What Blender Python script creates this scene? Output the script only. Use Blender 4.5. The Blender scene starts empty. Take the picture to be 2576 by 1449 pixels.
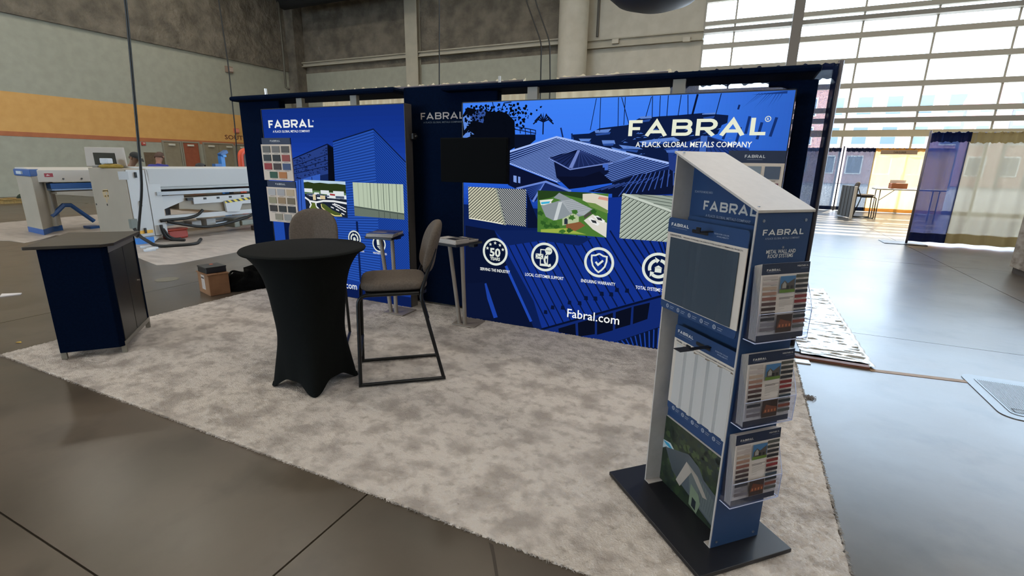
import bpy, bmesh, math, random
import numpy as np
from mathutils import Vector, Matrix, noise
random.seed(7)
PI = math.pi
S = bpy.context.scene
COL = S.collection

# ---------------------------------------------------------------- camera, sky, sun, lamps, exposure
cam = bpy.data.cameras.new('camera')
cam.sensor_width = 36.0
cam.lens = 36.0 * 1210.8 / 2576
cam.clip_end = 400
cam_o = bpy.data.objects.new('camera', cam)
COL.objects.link(cam_o)
yaw, pit, rol = math.radians(-24.794), math.radians(14.56), math.radians(1.005)
fw = Vector((math.sin(yaw) * math.cos(pit), math.cos(yaw) * math.cos(pit), -math.sin(pit)))
rt = Vector((math.cos(yaw), -math.sin(yaw), 0))
up = rt.cross(fw)
r2 = rt * math.cos(rol) + up * math.sin(rol)
u2 = up * math.cos(rol) - rt * math.sin(rol)
cam_o.matrix_world = Matrix(((r2.x, u2.x, -fw.x, 0), (r2.y, u2.y, -fw.y, 0), (r2.z, u2.z, -fw.z, 1.64), (0, 0, 0, 1)))
S.camera = cam_o

S.view_settings.view_transform = 'Standard'
S.view_settings.look = 'None'
S.view_settings.gamma = 1
S.view_settings.exposure = 0.0
S.view_settings.use_curve_mapping = False
S.cycles.max_bounces = 8
S.cycles.diffuse_bounces = 4
S.cycles.transparent_max_bounces = 24
S.cycles.sample_clamp_indirect = 6

world = bpy.data.worlds.new('sky')
S.world = world
world.use_nodes = True
bg = world.node_tree.nodes['Background']
bg.inputs[0].default_value = (0.60, 0.79, 1.0, 1)
bg.inputs[1].default_value = 14.5

def sun():
    l = bpy.data.lights.new('sun', 'SUN')
    l.energy = 17
    l.angle = math.radians(0.6)
    l.color = (1.0, 0.9, 0.74)
    o = bpy.data.objects.new('sun', l)
    COL.objects.link(o)
    d = Vector((0.19, 0.64, 0.75))
    o.rotation_euler = d.to_track_quat('Z', 'Y').to_euler()
sun()

def hall_lamp(x, y, z, power, size=0.9, col=(1.0, 0.93, 0.82)):
    l = bpy.data.lights.new('hall_lamp', 'AREA')
    l.shape = 'DISK'
    l.size = size
    l.energy = power
    l.color = col
    o = bpy.data.objects.new('hall_lamp', l)
    COL.objects.link(o)
    o.location = (x, y, z)
for x in (-22, -16.5, -11, -5, 2, 9, 16, 22):
    for y in (-8, 0, 8, 16):
        hall_lamp(x + (0.6 if y == 8 else 0), y, 11.6, 174)

# ---------------------------------------------------------------- materials
def lin(c):
    c /= 255.0
    return c / 12.92 if c <= 0.04045 else ((c + 0.055) / 1.055) ** 2.4
def hexc(h):
    h = h.lstrip('#')
    return tuple(lin(int(h[i:i + 2], 16)) for i in (0, 2, 4)) + (1,)
_m = {}
def mat(h, rough=0.55, metal=0.0, spec=0.5, key=None):
    k = (h, rough, metal, spec)
    if k in _m: return _m[k]
    m = bpy.data.materials.new('paint_' + h.strip('#'))
    m.use_nodes = True
    b = m.node_tree.nodes['Principled BSDF']
    b.inputs['Base Color'].default_value = hexc(h)
    b.inputs['Roughness'].default_value = rough
    b.inputs['Metallic'].default_value = metal
    b.inputs['Specular IOR Level'].default_value = spec
    _m[k] = m
    return m
def emat(h, s=1.0):
    k = ('e', h, s)
    if k in _m: return _m[k]
    m = bpy.data.materials.new('backlit_' + h.strip('#'))
    m.use_nodes = True
    nt = m.node_tree
    nt.nodes.clear()
    e = nt.nodes.new('ShaderNodeEmission')
    e.inputs[0].default_value = hexc(h)
    e.inputs[1].default_value = s
    o = nt.nodes.new('ShaderNodeOutputMaterial')
    nt.links.new(e.outputs[0], o.inputs[0])
    _m[k] = m
    return m
def nmat(name, c1, c2, scale=8, detail=6, rough=(0.5, 0.5), bump=0.0, bscale=None, lo=0.35, hi=0.65, stretch=None, spec=0.5, metal=0.0, c3=None, scale3=2.0, bdist=0.02):
    """noise-mixed paint with optional relief"""
    m = bpy.data.materials.new(name)
    m.use_nodes = True
    nt = m.node_tree
    N, Lk = nt.nodes, nt.links
    b = N['Principled BSDF']
    tc = N.new('ShaderNodeTexCoord')
    vec = tc.outputs['Object']
    if stretch:
        mp = N.new('ShaderNodeMapping')
        mp.inputs['Scale'].default_value = stretch
        Lk.new(vec, mp.inputs[0])
        vec = mp.outputs[0]
    n = N.new('ShaderNodeTexNoise')
    n.inputs['Scale'].default_value = scale
    n.inputs['Detail'].default_value = detail
    Lk.new(vec, n.inputs['Vector'])
    r = N.new('ShaderNodeValToRGB')
    r.color_ramp.elements[0].position = lo
    r.color_ramp.elements[1].position = hi
    r.color_ramp.elements[0].color = hexc(c1)
    r.color_ramp.elements[1].color = hexc(c2)
    Lk.new(n.outputs[0], r.inputs[0])
    out = r.outputs[0]
    if c3:
        n3 = N.new('ShaderNodeTexNoise')
        n3.inputs['Scale'].default_value = scale3
        n3.inputs['Detail'].default_value = 5
        Lk.new(vec, n3.inputs['Vector'])
        r3 = N.new('ShaderNodeValToRGB')
        r3.color_ramp.elements[0].position = 0.5
        r3.color_ramp.elements[1].position = 0.68
        Lk.new(n3.outputs[0], r3.inputs[0])
        mx = N.new('ShaderNodeMix')
        mx.data_type = 'RGBA'
        Lk.new(r3.outputs[0], mx.inputs[0])
        Lk.new(out, mx.inputs[6])
        mx.inputs[7].default_value = hexc(c3)
        out = mx.outputs[2]
    Lk.new(out, b.inputs['Base Color'])
    mr = N.new('ShaderNodeMapRange')
    mr.inputs[3].default_value, mr.inputs[4].default_value = rough
    Lk.new(n.outputs[0], mr.inputs[0])
    Lk.new(mr.outputs[0], b.inputs['Roughness'])
    b.inputs['Specular IOR Level'].default_value = spec
    b.inputs['Metallic'].default_value = metal
    if bump:
        n2 = N.new('ShaderNodeTexNoise')
        n2.inputs['Scale'].default_value = bscale or scale * 4
        n2.inputs['Detail'].default_value = 5
        Lk.new(vec, n2.inputs['Vector'])
        bp = N.new('ShaderNodeBump')
        bp.inputs['Strength'].default_value = bump
        bp.inputs['Distance'].default_value = bdist
        Lk.new(n2.outputs[0], bp.inputs['Height'])
        Lk.new(bp.outputs[0], b.inputs['Normal'])
    return m
def cloth(name, col, trans=0.3, see=0.1, weave=0):
    """thin fabric: part diffuse, part translucent, part see-through between the threads"""
    m = bpy.data.materials.new(name)
    m.use_nodes = True
    nt = m.node_tree
    nt.nodes.clear()
    N, Lk = nt.nodes, nt.links
    d = N.new('ShaderNodeBsdfDiffuse'); d.inputs[0].default_value = hexc(col)
    t = N.new('ShaderNodeBsdfTranslucent'); t.inputs[0].default_value = hexc(col)
    p = N.new('ShaderNodeBsdfTransparent')
    a = N.new('ShaderNodeMixShader'); a.inputs[0].default_value = trans
    Lk.new(d.outputs[0], a.inputs[1]); Lk.new(t.outputs[0], a.inputs[2])
    b = N.new('ShaderNodeMixShader'); b.inputs[0].default_value = see
    if weave:
        tc = N.new('ShaderNodeTexCoord')
        n = N.new('ShaderNodeTexNoise'); n.inputs['Scale'].default_value = weave; n.inputs['Detail'].default_value = 2
        mr = N.new('ShaderNodeMapRange'); mr.inputs[1].default_value = 0.35; mr.inputs[2].default_value = 0.7
        mr.inputs[3].default_value = 0.0; mr.inputs[4].default_value = see * 2.2
        Lk.new(tc.outputs['Object'], n.inputs['Vector']); Lk.new(n.outputs[0], mr.inputs[0]); Lk.new(mr.outputs[0], b.inputs[0])
    Lk.new(a.outputs[0], b.inputs[1]); Lk.new(p.outputs[0], b.inputs[2])
    o = N.new('ShaderNodeOutputMaterial'); Lk.new(b.outputs[0], o.inputs[0])
    return m
def clear(name, tint=(1, 1, 1, 1), gloss=0.08, rough=0.02):
    m = bpy.data.materials.new(name)
    m.use_nodes = True
    nt = m.node_tree
    nt.nodes.clear()
    N, Lk = nt.nodes, nt.links
    p = N.new('ShaderNodeBsdfTransparent'); p.inputs[0].default_value = tint
    g = N.new('ShaderNodeBsdfGlossy'); g.inputs['Roughness'].default_value = rough
    lw = N.new('ShaderNodeLayerWeight'); lw.inputs[0].default_value = 0.5
    pw = N.new('ShaderNodeMath'); pw.operation = 'POWER'; pw.inputs[1].default_value = 4.0
    fr = N.new('ShaderNodeMath'); fr.operation = 'MULTIPLY_ADD'; fr.inputs[1].default_value = 0.6; fr.inputs[2].default_value = 0.03
    Lk.new(lw.outputs['Facing'], pw.inputs[0]); Lk.new(pw.outputs[0], fr.inputs[0])
    x = N.new('ShaderNodeMixShader')
    Lk.new(fr.outputs[0], x.inputs[0]); Lk.new(p.outputs[0], x.inputs[1]); Lk.new(g.outputs[0], x.inputs[2])
    o = N.new('ShaderNodeOutputMaterial'); Lk.new(x.outputs[0], o.inputs[0])
    return m

# ---------------------------------------------------------------- mesh building
class MB:
    def __init__(s):
        s.v = []; s.f = []; s.mi = []; s.mats = []; s.cur = 0
    def use(s, m):
        if m is None: return s
        if m not in s.mats: s.mats.append(m)
        s.cur = s.mats.index(m)
        return s
    def add(s, vs, fs):
        n = len(s.v)
        s.v += [tuple(p) for p in vs]
        for f in fs:
            s.f.append(tuple(i + n for i in f)); s.mi.append(s.cur)
        return s
    def box(s, x0, x1, y0, y1, z0, z1):
        return s.add([(x0, y0, z0), (x1, y0, z0), (x1, y1, z0), (x0, y1, z0), (x0, y0, z1), (x1, y0, z1), (x1, y1, z1), (x0, y1, z1)],
                     [(3, 2, 1, 0), (4, 5, 6, 7), (0, 1, 5, 4), (1, 2, 6, 5), (2, 3, 7, 6), (3, 0, 4, 7)])
    def obox(s, c, size, rz=0, ry=0, rx=0):
        M = Matrix.Translation(c) @ Matrix.Rotation(rz, 4, 'Z') @ Matrix.Rotation(ry, 4, 'Y') @ Matrix.Rotation(rx, 4, 'X')
        a, b, d = size[0] / 2, size[1] / 2, size[2] / 2
        vs = [M @ Vector(p) for p in ((-a, -b, -d), (a, -b, -d), (a, b, -d), (-a, b, -d), (-a, -b, d), (a, -b, d), (a, b, d), (-a, b, d))]
        return s.add(vs, [(3, 2, 1, 0), (4, 5, 6, 7), (0, 1, 5, 4), (1, 2, 6, 5), (2, 3, 7, 6), (3, 0, 4, 7)])
    def prism(s, poly, ax, a, b):
        n = len(poly)
        put = {'Y': lambda p, t: (p[0], t, p[1]), 'X': lambda p, t: (t, p[0], p[1]), 'Z': lambda p, t: (p[0], p[1], t)}[ax]
        vs = [put(p, a) for p in poly] + [put(p, b) for p in poly]
        fs = [tuple(range(n)), tuple(range(2 * n - 1, n - 1, -1))] + [(i, (i + 1) % n, n + (i + 1) % n, n + i) for i in range(n)]
        return s.add(vs, fs)
    def tube(s, pts, r, n=8, cap=True):
        pts = [Vector(p) for p in pts]
        rings = []
        prev = None
        for i, p in enumerate(pts):
            d = ((pts[i + 1] - p).normalized() if i + 1 < len(pts) else Vector((0, 0, 0))) + ((p - pts[i - 1]).normalized() if i else Vector((0, 0, 0)))
            d = d.normalized() if d.length > 1e-9 else Vector((0, 0, 1))
            if prev is None:
                a = d.orthogonal().normalized()
            else:
                a = (prev - d * prev.dot(d)).normalized()
            prev = a
            b = d.cross(a)
            rr = r[i] if isinstance(r, (list, tuple)) else r
            rings.append([p + (a * math.cos(2 * PI * k / n) + b * math.sin(2 * PI * k / n)) * rr for k in range(n)])
        vs = [v for R in rings for v in R]
        fs = [(i * n + k, i * n + (k + 1) % n, (i + 1) * n + (k + 1) % n, (i + 1) * n + k) for i in range(len(pts) - 1) for k in range(n)]
        if cap:
            fs += [tuple(range(n - 1, -1, -1)), tuple((len(pts) - 1) * n + k for k in range(n))]
        return s.add(vs, fs)
    def lathe(s, prof, c=(0, 0, 0), n=24):
        vs, fs = [], []
        for (r, z) in prof:
            vs += [(c[0] + r * math.cos(2 * PI * k / n), c[1] + r * math.sin(2 * PI * k / n), c[2] + z) for k in range(n)]
        for i in range(len(prof) - 1):
            fs += [(i * n + k, i * n + (k + 1) % n, (i + 1) * n + (k + 1) % n, (i + 1) * n + k) for k in range(n)]
        fs += [tuple(range(n - 1, -1, -1)), tuple((len(prof) - 1) * n + k for k in range(n))]
        return s.add(vs, fs)
    def surf(s, fn, nu, nv, wrap=False):
        vs = [fn(i / nu, j / nv) for j in range(nv + 1) for i in range(nu + (0 if wrap else 1))]
        w = nu if wrap else nu + 1
        fs = [(j * w + i, j * w + (i + 1) % w, (j + 1) * w + (i + 1) % w, (j + 1) * w + i) for j in range(nv) for i in range(nu)]
        return s.add(vs, fs)

def arc(c, r, a0, a1, n=8):
    return [(c[0] + r * math.cos(a0 + (a1 - a0) * i / n), c[1] + r * math.sin(a0 + (a1 - a0) * i / n)) for i in range(n + 1)]
def rrect(x0, x1, y0, y1, r, n=5):
    return arc((x1 - r, y1 - r), r, 0, PI / 2, n) + arc((x0 + r, y1 - r), r, PI / 2, PI, n) + arc((x0 + r, y0 + r), r, PI, 1.5 * PI, n) + arc((x1 - r, y0 + r), r, 1.5 * PI, 2 * PI, n)
def bend(pts, r, n=5):
    """round the corners of a polyline"""
    P = [Vector(p) for p in pts]
    out = [P[0]]
    for i in range(1, len(P) - 1):
        a = (P[i - 1] - P[i]); b = (P[i + 1] - P[i])
        d = min(r, a.length * 0.48, b.length * 0.48)
        p, q = P[i] + a.normalized() * d, P[i] + b.normalized() * d
        for k in range(n + 1):
            t = k / n
            out.append(p * (1 - t) ** 2 + P[i] * 2 * t * (1 - t) + q * t * t)
    out.append(P[-1])
    return out

MW = {}
def props(o, label=None, cat=None, group=None, kind=None):
    if label: o['label'] = label
    if cat: o['category'] = cat
    if group: o['group'] = group
    if kind: o['kind'] = kind
    return o
def thing(name, label, cat, loc=(0, 0, 0), rz=0.0, group=None):
    o = bpy.data.objects.new(name, None)
    o.empty_display_size = 0.1
    COL.objects.link(o)
    o.location = loc
    o.rotation_euler = (0, 0, rz)
    MW[o.name] = Matrix.Translation(loc) @ Matrix.Rotation(rz, 4, 'Z')
    return props(o, label, cat, group)
def build(name, mb, m=None, parent=None, world=True, smooth=False, bevel=0.0, label=None, cat=None, group=None, kind=None, fix=True, auto=None):
    me = bpy.data.meshes.new(name)
    vs = mb.v
    if parent is not None and world:
        inv = MW[parent.name].inverted()
        vs = [inv @ Vector(p) for p in vs]
    me.from_pydata([tuple(v) for v in vs], [], mb.f)
    if mb.mats:
        for x in mb.mats: me.materials.append(x)
        me.polygons.foreach_set('material_index', mb.mi)
    elif m is not None:
        me.materials.append(m)
    if fix:
        bm = bmesh.new(); bm.from_mesh(me)
        bmesh.ops.recalc_face_normals(bm, faces=bm.faces)
        bm.to_mesh(me); bm.free()
    if smooth:
        me.polygons.foreach_set('use_smooth', [True] * len(me.polygons))
        if auto:
            me.set_sharp_from_angle(angle=math.radians(auto))
    me.update()
    o = bpy.data.objects.new(name, me)
    COL.objects.link(o)
    if parent is not None:
        o.parent = parent
        MW[o.name] = MW[parent.name]
    if bevel:
        md = o.modifiers.new('edge', 'BEVEL')
        md.width = bevel; md.segments = 2; md.limit_method = 'ANGLE'; md.angle_limit = math.radians(40)
    return props(o, label, cat, group, kind)
def single(name, mb, m, label, cat, group=None, **kw):
    return build(name, mb, m, None, label=label, cat=cat, group=group, **kw)
def struct(name, mb, m, **kw):
    o = build(name, mb, m, None, kind='structure', **kw)
    MW[o.name] = Matrix()
    return o
KIDS = lambda o: list(o.children)
def copy_tree(o, parent=None):
    c = o.copy(); COL.objects.link(c)
    if parent is not None: c.parent = parent
    for ch in KIDS(o): copy_tree(ch, c)
    return c

# ---------------------------------------------------------------- flat print: polygons laid in thin layers on a board
_txt = {}
def text_mesh(s, bold=0.0):
    k = (s, bold)
    if k in _txt: return _txt[k]
    cu = bpy.data.curves.new('t', 'FONT')
    cu.body = s
    cu.resolution_u = 2
    cu.offset = bold
    o = bpy.data.objects.new('t', cu)
    TMP.collection.objects.link(o)
    TMP.view_layers[0].update()
    dg = TMP.view_layers[0].depsgraph
    me = bpy.data.meshes.new_from_object(o.evaluated_get(dg), depsgraph=dg)
    vs = [(v.co.x, v.co.y) for v in me.vertices]
    fs = [tuple(p.vertices) for p in me.polygons]
    bpy.data.objects.remove(o); bpy.data.curves.remove(cu); bpy.data.meshes.remove(me)
    _txt[k] = (vs, fs)
    return _txt[k]
TMP = bpy.data.scenes.new('scratch')

class Flat:
    """print on a plane: o = origin, ux/uy = in-plane axes, n = outward normal"""
    def __init__(s, o, ux, uy, n, mf, step=0.0006, lift=0.001):
        s.o, s.ux, s.uy, s.n = Vector(o), Vector(ux), Vector(uy), Vector(n)
        s.mf = mf; s.k = lift; s.step = step; s.mb = MB()
    def _put(s, vs, fs, h):
        s.mb.use(s.mf(h))
        s.mb.add([s.o + s.ux * p[0] + s.uy * p[1] + s.n * s.k for p in vs], fs)
        s.k += s.step
        return s
    def layer(s): s.k += s.step; return s
    def poly(s, pts, h): return s._put(pts, [tuple(range(len(pts)))], h)
    def rect(s, x0, x1, y0, y1, h): return s.poly([(x0, y0), (x1, y0), (x1, y1), (x0, y1)], h)
    def multi(s, polys, h):
        vs, fs = [], []
        for p in polys:
            fs.append(tuple(range(len(vs), len(vs) + len(p)))); vs += list(p)
        return s._put(vs, fs, h)
    def strip(s, p, w):
        """one mitred stroke as quads"""
        P = [Vector((a[0], a[1])) for a in p]
        L, R = [], []
        for i, q in enumerate(P):
            d0 = (q - P[i - 1]).normalized() if i else None
            d1 = (P[i + 1] - q).normalized() if i + 1 < len(P) else None
            if d0 is None: d0 = d1
            if d1 is None: d1 = d0
            t = (d0 + d1)
            t = t.normalized() if t.length > 1e-6 else d0
            nn = Vector((-t.y, t.x))
            c = max(0.35, nn.dot(Vector((-d0.y, d0.x))))
            L.append(q + nn * (w / 2 / c)); R.append(q - nn * (w / 2 / c))
        n = len(P)
        return [tuple(v) for v in L + R], [(i, i + 1, n + i + 1, n + i) for i in range(n - 1)]
    def lines(s, paths, w, h):
        vs, fs = [], []
        for p in paths:
            a, b = s.strip(p, w)
            fs += [tuple(i + len(vs) for i in f) for f in b]; vs += a
        return s._put(vs, fs, h)
    def ring(s, c, r, w, h, n=36, ry=1.0):
        vs = [(c[0] + q * math.cos(2 * PI * i / n), c[1] + q * ry * math.sin(2 * PI * i / n)) for q in (r, r - w) for i in range(n)]
        return s._put(vs, [(i, (i + 1) % n, n + (i + 1) % n, n + i) for i in range(n)], h)
    def disc(s, c, r, h, n=20): return s.poly(arc(c, r, 0, 2 * PI * (n - 1) / n, n - 1), h)
    def hatch(s, a, b, n, w, h, t0=0.0, t1=1.0):
        """n strokes from polyline a to polyline b"""
        def at(pl, t):
            ln = [math.dist(pl[i], pl[i + 1]) for i in range(len(pl) - 1)]
            d = t * sum(ln)
            for i, l in enumerate(ln):
                if d <= l or i == len(ln) - 1:
                    k = d / l if l else 0
                    return (pl[i][0] + (pl[i + 1][0] - pl[i][0]) * k, pl[i][1] + (pl[i + 1][1] - pl[i][1]) * k)
                d -= l
        return s.lines([[at(a, t0 + (t1 - t0) * i / (n - 1)), at(b, t0 + (t1 - t0) * i / (n - 1))] for i in range(n)], w, h)
    def rule(s, poly, ang, gap, w, h, off=0.0):
        """parallel strokes across a convex polygon"""
        d = (math.cos(ang), math.sin(ang)); n = (-d[1], d[0])
        ks = [p[0] * n[0] + p[1] * n[1] for p in poly]
        paths, k = [], min(ks) + gap * (0.5 + off)
        while k < max(ks):
            hit = []
            for i in range(len(poly)):
                a, b = poly[i], poly[(i + 1) % len(poly)]
                ka, kb = ks[i] - k, ks[(i + 1) % len(poly)] - k
                if ka * kb < 0:
                    t = ka / (ka - kb)
                    q = (a[0] + (b[0] - a[0]) * t, a[1] + (b[1] - a[1]) * t)
                    hit.append((q[0] * d[0] + q[1] * d[1], q))
            if len(hit) == 2 and abs(hit[0][0] - hit[1][0]) > w:
                hit.sort(); paths.append([hit[0][1], hit[1][1]])
            k += gap
        return s.lines(paths, w, h) if paths else s
    def text(s, t, x0, x1, y, hgt, h, bold=0.012, slope=0.0):
        vs, fs = text_mesh(t, bold)
        a, b = min(v[0] for v in vs), max(v[0] for v in vs)
        sx = (x1 - x0) / (b - a)
        sy = hgt / 0.72
        return s._put([(x0 + (v[0] - a) * sx, y + v[1] * sy + slope * (v[0] - a) * sx) for v in vs], fs, h)
    def logo(s, x0, x1, y, hgt, h, w=0.17):
        def bowl(yb, yt, wd, x=0.0):
            r = (yt - yb) / 2
            return [(x, yb)] + arc((x + wd - r, yb + r), r, -PI / 2, PI / 2, 7) + [(x, yt)]
        d = w / 2
        G = {'F': (0.66, [[(d, 0), (d, 1 - d), (0.66, 1 - d)], [(d, 0.47), (0.56, 0.47)]]),
             'A': (1.06, [[(d * 0.9, 0), (0.53, 1 - d * 1.3), (1.06 - d * 0.9, 0)], [(0.2, 0.26), (0.86, 0.26)]]),
             'B': (0.82, [[(d, 0), (d, 1)], bowl(0.51, 1 - d, 0.72, d), bowl(d, 0.51, 0.74, d)]),
             'R': (0.84, [[(d, 0), (d, 1)], bowl(0.42, 1 - d, 0.74, d), [(0.42, 0.42), (0.78, 0)]]),
             'L': (0.64, [[(d, 1), (d, d), (0.64, d)]])}
        paths, x, gap = [], 0.0, 0.27
        for ch in 'FABRAL':
            wd, st = G[ch]
            paths += [[(x + p[0], p[1]) for p in q] for q in st]
            x += wd + (gap * (0.55 if ch in 'F' else 0.75 if ch in 'AR' else 1))
        x -= gap
        kx = (x1 - x0) / x
        st = s.step; s.step = st * 0.2
        for p in paths:
            a, b = s.strip(p, w)
            s._put([(x0 + v[0] * kx, y + v[1] * hgt) for v in a], b, h)
        s.step = st
        return s.layer()
    def build(s, name, parent, world=True, **kw):
        o = build(name, s.mb, None, parent, world=world, fix=False, **kw)
        s.mb = MB()
        return o
def star(c, r):
    return [(c[0] + (r if i % 2 == 0 else r * 0.42) * math.sin(i * PI / 5), c[1] + (r if i % 2 == 0 else r * 0.42) * math.cos(i * PI / 5)) for i in range(10)]

# ---------------------------------------------------------------- the hall
XW, YB, ZC = -26.3, 24.0, 12.5
concrete = nmat('polished_concrete', '453e34', '5f5549', scale=0.9, detail=9, rough=(0.22, 0.4), bump=0.05, bscale=5, lo=0.3, hi=0.72, c3='473f35', scale3=3.0, spec=0.42)
fl = struct('floor', MB().box(-27, 27, -15, 25, -0.3, -0.012), mat('3a352f', 0.9))
JX, JY = [-1.53 + 5.03 * k for k in range(-5, 7)], [10.8 + 5.03 * k for k in range(-5, 4)]
xs = [-27] + [x for x in JX if -27 < x < 27] + [27]
ys = [-15] + [y for y in JY if -15 < y < 25] + [25]
for i in range(len(xs) - 1):
    for j in range(len(ys) - 1):
        build('slab', MB().box(xs[i] + 0.005, xs[i + 1] - 0.005, ys[j] + 0.004, ys[j + 1] - 0.004, -0.012, 0.0), concrete, fl)
ck = MB()
ck.add([(p[0], p[1], 0.0008) for p in [(-0.829,1.593),(-0.803,1.588),(-0.765,1.534),(-0.708,1.450),(-0.670,1.403),(-0.682,1.397),(-0.720,1.444),(-0.778,1.528),(-0.814,1.575)]], [tuple(range(9))])
build('crack', ck, mat('3c352d', 0.9), fl)

rough_c = nmat('rough_concrete', '605a4f', '7f7769', scale=1.6, detail=10, rough=(0.8, 0.95), bump=1.0, bscale=4.5, bdist=0.11)
green_w = nmat('sage_paint', '9c9c8c', 'a4a494', scale=3, rough=(0.6, 0.7))
yellow_w = nmat('ochre_paint', 'cf9d56', 'd6a55f', scale=3, rough=(0.6, 0.7))
orange_w = nmat('rust_paint', 'a8633d', 'b06a42', scale=3, rough=(0.6, 0.7))
cream_p = nmat('cream_paint', 'b9b3a2', 'c4beae', scale=2, rough=(0.5, 0.6))
wl = MB()
zc0 = [(10.157,6.931),(21.983,6.900)]
zy0 = [(9.614,3.986),(19.621,4.018)]
zo0 = [(9.309,2.332),(9.342,2.511)]
ZCON = (zc0[0][1] + zc0[1][1]) / 2
ZYEL = (zy0[0][1] + zy0[1][1]) / 2
ZO0, ZO1 = zo0[0][1], zo0[1][1]
for z0, z1, m, d in ((0, ZO0, green_w, 0), (ZO0, ZO1, orange_w, 0.01), (ZO1, ZYEL, yellow_w, 0), (ZYEL, ZCON, green_w, 0)):
    wl.use(m).box(XW - 0.4, XW + d, -15, YB + 0.5, z0, z1)
wlo = struct('wall_left', wl, None)
def lumpy(x, y): return noise.fractal(Vector((x * 0.9, y * 0.9, 3.1)), 1.0, 2.0, 4) * 0.10
cm = MB().use(rough_c).surf(lambda u, v: (XW + 0.05 + lumpy(u * 39.5, v * 5.5), -15 + u * 39.5, ZCON + v * (ZC - ZCON)), 150, 24)
cm.box(XW - 0.4, XW - 0.15, -15, YB + 0.5, ZCON, ZC)
build('concrete_band', cm, None, wlo, smooth=True, fix=False)
build('ledge', MB().box(XW - 0.1, XW + 0.12, -15, YB, ZCON - 0.06, ZCON + 0.03), rough_c, wlo)
# doors in the left wall
def door(n, y0, y1, ztop, colour, leaves=1, open_=False):
    t = thing('door_%d' % n, None, None, (XW, (y0 + y1) / 2, 0))
    t['kind'] = 'structure'
    fr = mat('8d8674', 0.5)
    build('door_frame', MB().box(XW, XW + 0.07, y0 - 0.07, y0, 0, ztop + 0.07).box(XW, XW + 0.07, y1, y1 + 0.07, 0, ztop + 0.07).box(XW, XW + 0.07, y0, y1, ztop, ztop + 0.07), fr, t)
    w = (y1 - y0) / leaves
    for k in range(leaves):
        a, b = y0 + k * w + 0.01, y0 + (k + 1) * w - 0.01
        lf = build('door_leaf', MB().box(XW, XW + 0.04, a, b, 0.01, ztop - 0.01), colour, t, bevel=0.004)
        h = a + 0.25 * w if k == 0 else b - 0.45 * w
        build('door_closer', MB().box(XW + 0.04, XW + 0.12, h, h + 0.32, ztop - 0.17, ztop - 0.08), mat('c9c4b4', 0.4), lf, bevel=0.01)
        build('push_bar', MB().box(XW + 0.05, XW + 0.1, a + 0.08, b - 0.08, 0.98, 1.06), mat('77736a', 0.35, 0.6), lf)
DT = (15.391,2.363)[1]
dy = [p[0] for p in [(15.266,1.441),(16.125,1.450),(16.996,1.459),(17.211,1.462),(19.030,1.481)]]
tan_d = nmat('tan_door', '857a62', '8d826a', scale=4, rough=(0.45, 0.5))
door(1, dy[0], dy[1] - 0.08, DT, tan_d)
door(2, dy[1] + 0.08, dy[2], DT, nmat('rust_door', '8f4a2c', '9a5233', scale=4, rough=(0.45, 0.5)))
door(3, dy[3] + 0.1, dy[4] - 0.1, DT, tan_d, 2)
door(4, dy[4] + 0.15, dy[4] + 1.9, DT, tan_d, 2)
fl2 = Flat((XW, 0, 0), (0, 1, 0), (0, 0, 1), (1, 0, 0), lambda h: mat(h, 0.5))
sp = [(18.572,2.651),(18.599,2.842)]
fl2.text('SOUTH HALL', sp[0][0], sp[0][0] + 2.55, sp[0][1], 0.24, '6b3a22', 0.02)
fl2.build('lettering', wlo)
# far wall
bm_ = MB()
XJ = (-2.231,7.056)[0]
zb = [(-26.096,7.150),(-8.593,7.184),(-25.820,7.433)]
ZB0, ZB1 = zb[1][1] - 0.02, zb[1][1] + 0.24
bm_.use(green_w).box(XW - 0.4, XJ, YB, YB + 0.4, 0, ZB0 - 0.35)
bm_.use(rough_c).box(XW - 0.4, XJ, YB + 0.12, YB + 0.4, ZB0 - 0.35, ZC)
XC0, XC1 = [(-8.542,6.529),(-7.189,6.440)][0][0], [(-8.542,6.529),(-7.189,6.440)][1][0]
bm_.use(cream_p).box(XC0 + 0.6, XJ, YB - 0.03, YB + 0.1, ZB0 - 1.9, ZC)
wbo = struct('wall_back', bm_, None)
c2 = MB().use(rough_c).surf(lambda u, v: (XW + u * (XC0 + 0.7 - XW), YB + 0.02 - lumpy(u * 20 + 50, v * 5.5), ZB0 - 0.35 + v * (ZC - ZB0 + 0.35)), 90, 30)
build('concrete_band', c2, None, wbo, smooth=True, fix=False)
beam = nmat('pale_steel_paint', 'a8a291', 'b2ab98', scale=2, rough=(0.5, 0.6))
def ibeam(name, x0, x1, z0, z1, n):
    t = struct('trim_%d' % n, MB().box(x0, x1, YB - 0.3, YB - 0.02, z0, z0 + 0.05).box(x0, x1, YB - 0.3, YB - 0.02, z1 - 0.05, z1).box(x0, x1, YB - 0.18, YB - 0.12, z0, z1), beam)
ibeam('beam', XW + 0.4, XC0 + 0.2, ZB0, ZB1, 1)
ZR = [(-6.945,6.854),(-6.969,7.230)]
ibeam('beam', XC1 - 0.2, XJ, ZR[0][1], ZR[1][1], 2)
cx = [(-17.638,7.125),(-16.838,7.073)]
a_, b_ = cx[0][0], cx[1][0]
struct('trim_3', MB().box(a_, b_, YB - 0.34, YB - 0.3, 0, ZC).box(a_, b_, YB - 0.06, YB - 0.02, 0, ZC).box((a_ + b_) / 2 - 0.05, (a_ + b_) / 2 + 0.05, YB - 0.3, YB - 0.06, 0, ZC), beam)
struct('trim_4', MB().box(XW, XW + 0.75, YB - 0.7, YB, 0, ZC), rough_c)
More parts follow.
